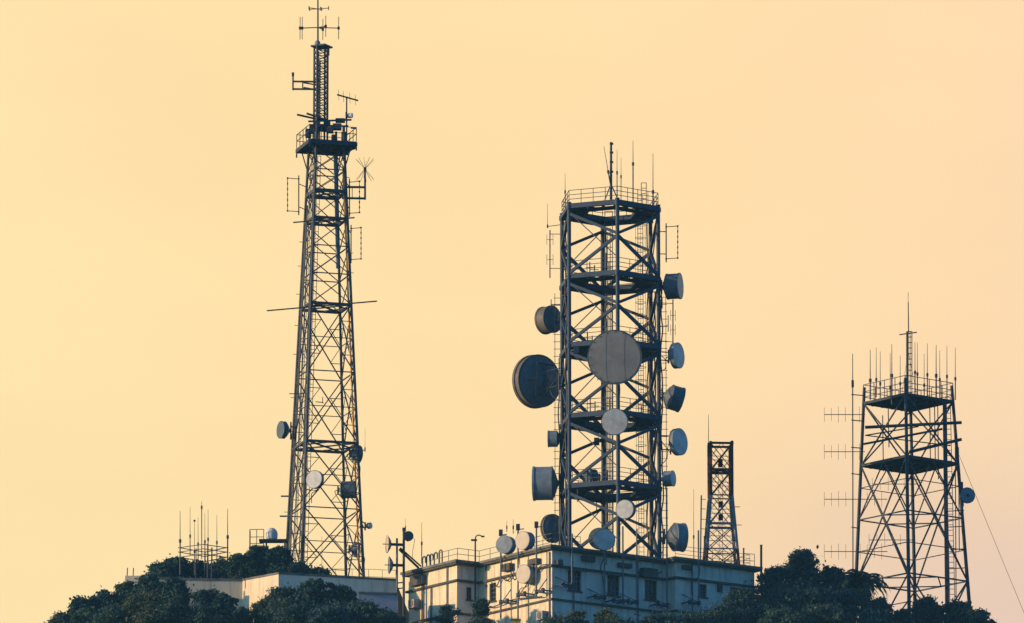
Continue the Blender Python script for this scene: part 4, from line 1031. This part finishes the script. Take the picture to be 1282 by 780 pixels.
names = ['tallest looking rod of the left corner', 'second rod from the left', 'third rod from the left', 'fourth rod from the left', 'fifth rod from the left', 'short rod just left of the mast', 'first rod right of the mast', 'second rod right of the mast', 'short rod midway along the right rail', 'fourth rod right of the mast', 'thick fifth rod right of the mast', 'sixth rod right of the mast', 'seventh rod right of the mast', 'rod at the far right corner']
for i, (px, top, mid, dy) in enumerate(((1089.5, 438, 476, .3), (1097, 435, 475, 1.5), (1102, 440, 480, -1), (1114.5, 442, 485, 1.8), (1116.5, 431, 470, -2.2), (1127, 445, 480, 2.5), (1145.5, 428, 466, -2.8), (1148.5, 429, 468, 2.4), (1157, 443, 482, 2), (1161, 430, 469, -1.8), (1172, 432, 470, -1.3), (1176.5, 439, 475, 1), (1185.5, 433, 471, -.7), (1196, 435, 474, .1))):
    f_ = Z(0, YR + dy) - Z(0, YR)
    whip(px, top, 501 - dy * 2.5, YR + dy, names[i] + ' on the right tower top deck', .055 if i in (0, 4, 10) else .042, GT, mid=mid)
# left standoff pole and yagis
t = thing('antenna_pole', P(1067, 760, YR), 'long thin standoff pole left of the right tower, carrying four comb aerials', 'pole')
MB().tube(P(1068, 790, YR - .3), P(1067.5, 480, YR - .3), .05).build('pole', M['dark'], t)
MB().tube(P(1067.5, 480, YR - .3), P(1067.5, 443, YR - .3), .04, .03).build('tip_rod', M['dark'], t)
for q in (494, 526, 560, 593, 660): MB().tube(P(1066, q, YR - .3), rv(3, q), .045).build('arm', M['dark'], t)
MB().box(P(1067.5, 480.5, YR - .3), .2, .2, .6).build('coupler', M['dark'], t)
for i, (q, wd) in enumerate(((519, 'topmost'), (565, 'second from the top'), (625, 'third from the top'), (690, 'lowest, nearest the treetops'))):
    yagi(1032, 1083 if i < 2 else 1111, q + (.5 if i % 2 else 0), YR - .4, 6 if i < 2 else 9, 9.5, 'thin comb shaped yagi pointing left from the right tower, ' + wd, 'yagi antennas left of the right tower')
yagi(1092, 1150, 606, YR + 1.5, 6, 8, 'thin yagi inside the right tower just below its lower deck', None)
yagi(1088, 1145, 676, YR + 1.5, 6, 8, 'thin yagi inside the right tower low down over its inner braces', None)
bd = dish(1211.5, 620, YR - .4, 10, 20, 'blue round dish with dark centre on the right leg of the right tower', face='shroud_lt', side='shroud', depth=.3, bowl=.5, attach=rv(1, 615), group=None)
MB().lathe(P(1211.5, 620, YR - .4), adir(20), [(.018, .13), (.12, .12), (.121, 0)], 14).build('feed_cap', M['dark'], bd)
t = thing('dish_bracket', P(1203, 634, YR - .2), 'small upright bracket pipe with box beside the blue dish on the right tower', 'bracket')
MB().tube(P(1205, 634, YR - .4), P(1204, 604, YR - .4), .06).build('pipe', M['dark'], t); MB().box(P(1203.5, 609, YR - .4), .3, .25, .75).build('box', M['dark'], t)
cb = MB().tube(P(1200, 568, YR), P(1310, 835, YR - 2), .022, n=4)
cb.build('guy_wire', M['lead'], label='thin guy wire slanting down to the right from the right tower', cat='wire')

# ================================================================ TREES
def leaves(rng, centres, radii, count, size, flat=.9):
    """leaf-clump faces spread through the shell of each lobe"""
    n = count; idx = rng.choice(len(centres), n, p=radii ** 2 / (radii ** 2).sum())
    d = rng.normal(size=(n, 3)); d /= np.linalg.norm(d, axis=1)[:, None]
    d[:, 2] = np.where((d[:, 2] < -.3) & (rng.random(n) < .6), -d[:, 2], d[:, 2])
    k = rng.normal(size=(3, 3)); lump = 1 + .2 * np.sin(d @ (k[0] * 5) + idx) + .16 * np.sin(d @ (k[1] * 9) + 2 * idx)
    rad = radii[idx] * (rng.random(n) ** .55) * 1.12 * (1 + .30 * rng.normal(size=n)).clip(.2, 1.9)
    c = centres[idx] + d * (rad * lump)[:, None] * np.array([1.12, 1.12, .82])
    nrm = d * .7 + rng.normal(size=(n, 3)) * .75; nrm /= np.linalg.norm(nrm, axis=1)[:, None]
    a = np.cross(nrm, rng.normal(size=(n, 3))); a /= np.linalg.norm(a, axis=1)[:, None]; b = np.cross(nrm, a)
    s = size * rng.uniform(.6, 1.4, n)[:, None]; w = s * rng.uniform(.35, .7, n)[:, None]
    v = np.stack([c - a * s, c + b * w, c + a * s, c - b * w], 1).reshape(-1, 3)
    tone = np.clip(.42 + .22 * rng.normal(size=n) + .22 * np.sin(idx * 2.4), 0, 1)
    return v, tone
def leaf_object(name, v, tone, m, parent, **kw):
    me = bpy.data.meshes.new(name); n = len(v) // 4
    me.from_pydata([], [], []); me.vertices.add(4 * n); me.vertices.foreach_set('co', v.astype(np.float32).ravel())
    me.loops.add(4 * n); me.loops.foreach_set('vertex_index', np.arange(4 * n, dtype=np.int32))
    me.polygons.add(n); me.polygons.foreach_set('loop_start', np.arange(0, 4 * n, 4, dtype=np.int32)); me.polygons.foreach_set('loop_total', np.full(n, 4, dtype=np.int32))
    at = me.attributes.new('tone', 'FLOAT', 'FACE'); at.data.foreach_set('value', tone.astype(np.float32))
    me.materials.append(m); me.update(); me.validate()
    o = bpy.data.objects.new(name, me); COL.objects.link(o)
    if parent: o.parent = parent
    return o
def tree(px, top, Y, w, label, kind='dark', seed=0, base=None, open_=0.0, low=.25, name='tree', cat='tree', group='trees on the hillside', dens=1.0, leaf=.115):
    rng = np.random.default_rng(seed * 13 + 5); leaf *= (.85, 1.0, 1.25, .95, 1.1)[seed % 5]; x = X(px, Y); zt = Z(top, Y); zb = ground(x, Y) - .2 if base is None else base
    H = max(1.2, zt - zb); rw = w * S / 2 * (1.14 + .16 * math.sin(seed * 1.7))
    t = thing(name, (x, Y, zb), label, cat, group)
    cz0 = max(H * low, H - max(3.0 * rw, 2.2)); D = H - cz0
    nl = int((46 + 10 * rng.random()) * (1.0 if D < 2.4 * rw else 1.25)); cen = []; rad = []
    while len(cen) < nl:
        zz = rng.random() ** .8; a = rng.uniform(0, 2 * math.pi); f_ = math.sqrt(rng.random())
        prof = math.sin(math.pi * (.14 + zz * .80)) ** .55                # crown outline: widest below the middle
        outer = len(cen) > nl * .6
        rr = rw * (rng.uniform(.08, .17) if outer else rng.uniform(.16, .32)) + .06
        if outer: f_ = rng.uniform(.85, 1.12)
        sk = 1 + .2 * math.sin(a * 2 + zz * 4 + seed) + .16 * math.sin(a * 5 + zz * 11 + seed)
        cen.append((math.cos(a) * f_ * max(.05, rw * prof * sk - rr * .6), math.sin(a) * f_ * max(.05, rw * prof * sk - rr * .6), cz0 + rr * .6 + zz * max(.1, D - rr * 1.5)))
        rad.append(min(rr, D * .4))
    for q in range(3):
        cen.append((rng.uniform(-.22, .22) * rw, rng.uniform(-.2, .2) * rw, H - rw * rng.uniform(.12, .4))); rad.append(min(rw * rng.uniform(.13, .26), D * .4))
    for q in (.25, .5, .7): cen.append((rng.uniform(-.1, .1) * rw, 0, cz0 + D * q)); rad.append(min(rw * (.5, .62, .48)[(q > .3) + (q > .6)], D * .4))      # inner mass
    cen = np.array(cen); rad = np.array(rad)
    cen[:, 2] = np.minimum(cen[:, 2], H - rad * .8)
    cnt = int(min(15000, max(1500, 560 * dens * (rad ** 2).sum() * 4.2)))
    v, tone = leaves(rng, cen, rad, cnt, leaf * (1 + .06 * rw))
    # stray sprigs on the outline
    ns = int(cnt * .2); ii = rng.integers(0, len(cen), ns); dd = rng.normal(size=(ns, 3)); dd /= np.linalg.norm(dd, axis=1)[:, None]; dd[:, 2] = abs(dd[:, 2]) * .8
    v2 = np.zeros((0, 3))
    c = cen[ii] + dd * (rad[ii] * rng.uniform(.95, 1.3, ns) * (1 + .12 * np.sin(dd @ np.array([9., 7, 8]) + ii)))[:, None]; c[:, 2] = np.minimum(c[:, 2], H + .15)
    a = rng.normal(size=(ns, 3)); a /= np.linalg.norm(a, axis=1)[:, None]; b = np.cross(a, rng.normal(size=(ns, 3))); b /= np.linalg.norm(b, axis=1)[:, None]
    s = leaf * .8; v2 = np.stack([c - a * s, c + b * s * .5, c + a * s, c - b * s * .5], 1).reshape(-1, 3)
    v = np.concatenate([v, v2]); tone = np.concatenate([tone, rng.uniform(.3, .9, ns)])
    o = leaf_object('crown', v, tone, M['leaf_' + kind], t)
    tb = MB(); p0 = Vector((x, Y, zb)); tr = .05 + .035 * H
    m1 = p0 + Vector((rng.uniform(-.1, .1), 0, H * .35)); m2 = p0 + Vector((rng.uniform(-.2, .2), 0, H * .7))
    tb.tube(p0, m1, tr, tr * .75, n=7); tb.tube(m1, m2, tr * .75, tr * .4, n=7)
    for i in range(min(9, len(cen))):
        q = p0 + Vector(cen[i]); st = m1.lerp(m2, rng.random() * .8); tb.tube(st, q, tr * .38, tr * .12, n=5)
    tb.build('trunk', M['bark'], t)
    return t

# left slope, in front of the pale wall
TL = [
 (78, 768, 594, 44, 'mid', 'low leafy treetop at the bottom left corner of the slope, farthest left'),
 (101, 748.5, 597, 30, 'dark', 'small rounded tree standing up at the far left of the slope'),
 (110, 762, 592, 50, 'mid', 'broad dark tree below the small rounded one on the far left'),
 (131, 739.5, 598, 42, 'dark', 'tree on the left slope just right of the small rounded one'),
 (140, 757, 590, 58, 'mid', 'wide tree low on the left slope under the stub of pale wall'),
 (160, 727, 598.5, 46, 'mid', 'bushy tree partly covering the stub of pale wall'),
 (187, 719, 598, 50, 'mid', 'taller bushy tree at the left end of the long pale wall'),
 (178, 741, 591, 66, 'olive', 'olive tinged broad tree in the middle of the left slope'),
 (221, 724.5, 597, 32, 'dark', 'narrow dark tree against the left end of the sunlit wall'),
 (214, 745, 590, 60, 'mid', 'broad low tree below the narrow dark one on the left'),
 (259, 738, 596, 38, 'dark', 'dark cone shaped tree in front of the sunlit wall, left of two'),
 (281, 744, 595.5, 30, 'dark', 'dark cone shaped tree in front of the sunlit wall, right of two'),
 (250, 759, 590, 60, 'mid', 'low spreading tree beneath the two cone shaped ones'),
 (303, 760, 594, 24, 'dark', 'little round bush low before the sunlit wall'),
]
i = 100
for px, top, Y, w, kind, lab in TL: i += 1; tree(px, top, Y, w, lab, kind, i, group='trees on the left slope')
TM = [
 (333, 750, 595, 40, 'olive', 'olive green tree left of the wall corner'),
 (356, 736, 593.5, 48, 'mid', 'leafy tree rising over the wall corner'),
 (395, 725, 593, 56, 'dark', 'largest dark tree in front of the white wall'),
 (428, 732, 593, 44, 'dark', 'dark tree on the right of the largest one before the white wall'),
 (455, 752, 592, 44, 'mid', 'lower tree sloping off below the lavender block'),
 (484, 764, 591, 40, 'mid', 'low tree at the bottom beside the twin poles'),
 (370, 758, 589, 60, 'mid', 'broad low tree at the bottom under the largest dark tree'),
 (420, 762, 588, 70, 'dark', 'broad low dark tree at the bottom before the white wall'),
]
for px, top, Y, w, kind, lab in TM: i += 1; tree(px, top, Y, w, lab, kind, i, group='trees before the white wall')
TB = [
 (205, 705, 606, 30, 'dark', 'leftmost bush behind the long pale wall'),
 (222, 698, 608, 40, 'dark', 'bush behind the pale wall at the left foot of the rod rack'),
 (250, 704, 609, 46, 'mid', 'bush behind the pale wall beneath the rod rack'),
 (280, 702, 608, 40, 'dark', 'bush behind the pale wall at the right foot of the rod rack'),
 (303, 694, 607, 38, 'mid', 'rounded bush behind the pale wall left of the radome stand'),
 (326, 683.5, 606.2, 42, 'dark', 'tallest dark bush right under the radome stand'),
 (350, 686, 605.2, 40, 'dark', 'dark bush between radome stand and slender tower'),
 (374, 705, 604.5, 34, 'dark', 'low bush at the foot of the slender tower'),
 (398, 712, 604.5, 30, 'mid', 'lowest bush trailing right along the white wall top'),
]
for px, top, Y, w, kind, lab in TB: i += 1; tree(px, top, Y, w, lab, kind, i, base=TZ - .3, low=.1, name='bush', cat='bush', group='bushes behind the pale wall')
TR = [
 (1003, 687.5, 603, 74, 'dark', 'tallest dark tree between the building and the right tower'),
 (968, 708, 601, 50, 'dark', 'dark tree just right of the building end'),
 (1040, 709, 603, 36, 'dark', 'open crowned dark tree right of the tallest dark tree'),
 (928, 738, 593, 56, 'dark', 'dark tree covering the right end of the building'),
 (900, 760, 590, 54, 'mid', 'leafy low tree in front of the right wing wall'),
 (1000, 735, 597, 90, 'dark', 'broad dark tree under the tallest one on the right'),
 (1052, 738, 598, 56, 'dark', 'dark tree left of the drooping palm'),
 (1030, 760, 592, 80, 'mid', 'broad low tree at the bottom right of centre'),
 (1062, 722, 602.5, 34, 'dark', 'dark treetop touching the left side of the drooping palm'),
 (1098, 748, 600, 34, 'dark', 'dark tree right under the drooping palm'),
 (1128, 764, 601, 30, 'dark', 'little treetop between the palm and the right tower leg'),
 (1158, 748, 603, 48, 'dark', 'dark rounded tree in front of the right tower, left of two'),
 (1196, 752, 603, 54, 'dark', 'dark rounded tree in front of the right tower, right of two'),
 (1222, 763, 601, 34, 'dark', 'rightmost small tree at the bottom of the right slope'),
 (975, 763, 590, 60, 'mid', 'low bushy tree at the bottom beneath the dark right trees'),
 (1095, 766, 596, 60, 'dark', 'low dark tree at the bottom below the palm'),
]
for px, top, Y, w, kind, lab in TR: i += 1; tree(px, top, Y, w, lab, kind, i, group='trees right of the building', dens=.55 if 'allest' in lab or 'open' in lab else 1)
TF = [
 (722, 764, 586, 30, 'olive', 'pale green sparse shrub before the front wall near its left window'),
 (702, 774, 585, 60, 'mid', 'low wide bush at the bottom below the main building corner'),
 (757, 762, 586, 34, 'olive', 'sparse wispy shrub before the front wall below the middle window'),
 (775, 776, 585, 76, 'mid', 'low wide bush at the bottom below the plain tall pole'),
 (826, 772, 587, 64, 'dark', 'low spreading bush at the bottom below the right window'),
 (868, 768, 588, 58, 'mid', 'low spreading bush at the bottom before the right wing'),
]
for k, (px, top, Y, w, kind, lab) in enumerate(TF): i += 1; tree(px, top, Y, w, lab, kind, i, name='bush', cat='bush', low=.15, dens=.22 if k in (0, 2) else .8, leaf=.11, group='bushes before the building front')
i += 1; tree(603, 750, 592, 24, 'spindly young tree before the inner corner of the building', 'mid', i, dens=.4, leaf=.1, low=.7, group=None)
i += 1; tree(605, 774, 590, 40, 'low leafy bush at the bottom before the sunlit wall', 'mid', i, name='bush', cat='bush', low=.2, dens=.6, leaf=.11, group=None)
i += 1; tree(561, 757, 594, 22, 'bare looking sapling before the left wing corner', 'mid', i, dens=.25, leaf=.08, low=.6, name='sapling', cat='sapling', group=None)

# drooping palm
yp = 601.5; pb = Vector((X(1080, yp), yp, ground(X(1080, yp), yp) - .2)); t = thing('palm_tree', pb, 'drooping dark palm left of the right tower foot', 'palm')
ct = P(1079, 731, yp); MB().tube(pb, ct, .22, .16, n=8).build('trunk', M['bark'], t)
rp = np.random.default_rng(5)
for k in range(34):
    a = k * 2.4 + .3 + rp.uniform(-.2, .2); el = (1.15, .75, .3, -.3)[k % 4] + rp.uniform(-.15, .15); ln = rp.uniform(1.7, 2.9); pts = []; p = ct.copy(); e = el
    for q in range(8):
        pts.append(p.copy()); p = p + Vector((math.cos(a) * math.cos(e), math.sin(a) * math.cos(e), math.sin(e))) * ln / 7; e -= .27
    vs = []; sd_ = Vector((-math.sin(a), math.cos(a), 0))
    for q in range(1, 8):
        for sub in (0, .33, .66):
            if q + sub > 7: continue
            c = pts[q - 1].lerp(pts[q], sub) if sub else pts[q]; dr = (pts[q] - pts[q - 1]).normalized()
            for sg in (-1, 1):
                tip = c + sd_ * sg * .5 * (1 - .05 * q) + dr * .4 - Vector((0, 0, .22)); w_ = dr * .10
                vs += [c - w_, c + w_, tip + w_ * .3, tip - w_ * .3]
    leaf_object('frond', np.array([tuple(v_ - pb) for v_ in vs]), rp.uniform(.2, .8, len(vs) // 4), M['palm'], t)

# undergrowth on the slope, below the crowns
ru = np.random.default_rng(11); n = 26000
gx = ru.uniform(-52, 52, n); gy = ru.uniform(572, 612, n); gz = np.array([ground(a, b) for a, b in zip(gx, gy)]) + ru.random(n) * 1.1
keep = ~((gx > X(505, 600)) & (gx < X(950, 600)) & (gy > 590)); keep &= ~((gx < X(497, 603)) & (gy > 599.5))
c = np.stack([gx, gy, gz], 1)[keep]; n = len(c)
a = ru.normal(size=(n, 3)); a /= np.linalg.norm(a, axis=1)[:, None]; b = np.cross(a, ru.normal(size=(n, 3))); b /= np.linalg.norm(b, axis=1)[:, None]
vv = np.stack([c - a * .3, c + b * .15, c + a * .3, c - b * .15], 1).reshape(-1, 3)
tag(leaf_object('undergrowth', vv, ru.uniform(0, .8, n), M['leaf_mid'], None), 'dark scrubby undergrowth covering the hillside between the trees', 'undergrowth', kind='stuff')

# mesh fence before the front wall and the small yellow box
yf = 589.6
t = thing('mesh_fence', P(850, 790, yf), 'low pale post and wire fence before the right wing wall', 'fence')
a, b = bl(10.6, -3.4), bl(15.5, -3.4); zt = Z(757, a.y)
mb = MB()
for k in range(6): p = a.lerp(b, k / 5); MB().tube((p.x, p.y, zt - 4), (p.x, p.y, zt), .05).build('post', M['galv_light'], t)
for q in np.linspace(0, 1.7, 8): mb.tube((a.x, a.y, zt - q), (b.x, b.y, zt - q), .02, n=4)
for k in range(22): p = a.lerp(b, k / 21); mb.tube((p.x, p.y, zt - 1.7), (p.x, p.y, zt), .016, n=4)
mb.build('wire', M['galv_light'], t)
yb = bl(-1.6, 3.0).y
t = thing('yellow_box', P(646, 790, yb), 'small bright yellow box at the bottom below the sunlit wall', 'box')
MB().box(P(646, 783, yb), .75, .6, .9).build('case', M['yellow'], t); MB().box(P(646, 776, yb), .82, .66, .08).build('lid', M['yellow'], t)

# the air itself: one closed box round camera, hill and towers
if HAZE:
    MB().box((0, 2250, 79.2), 8300, 7900, 161).build('haze', hz, kind='stuff', label='thin blue evening haze between the viewer and the hill', cat='haze')
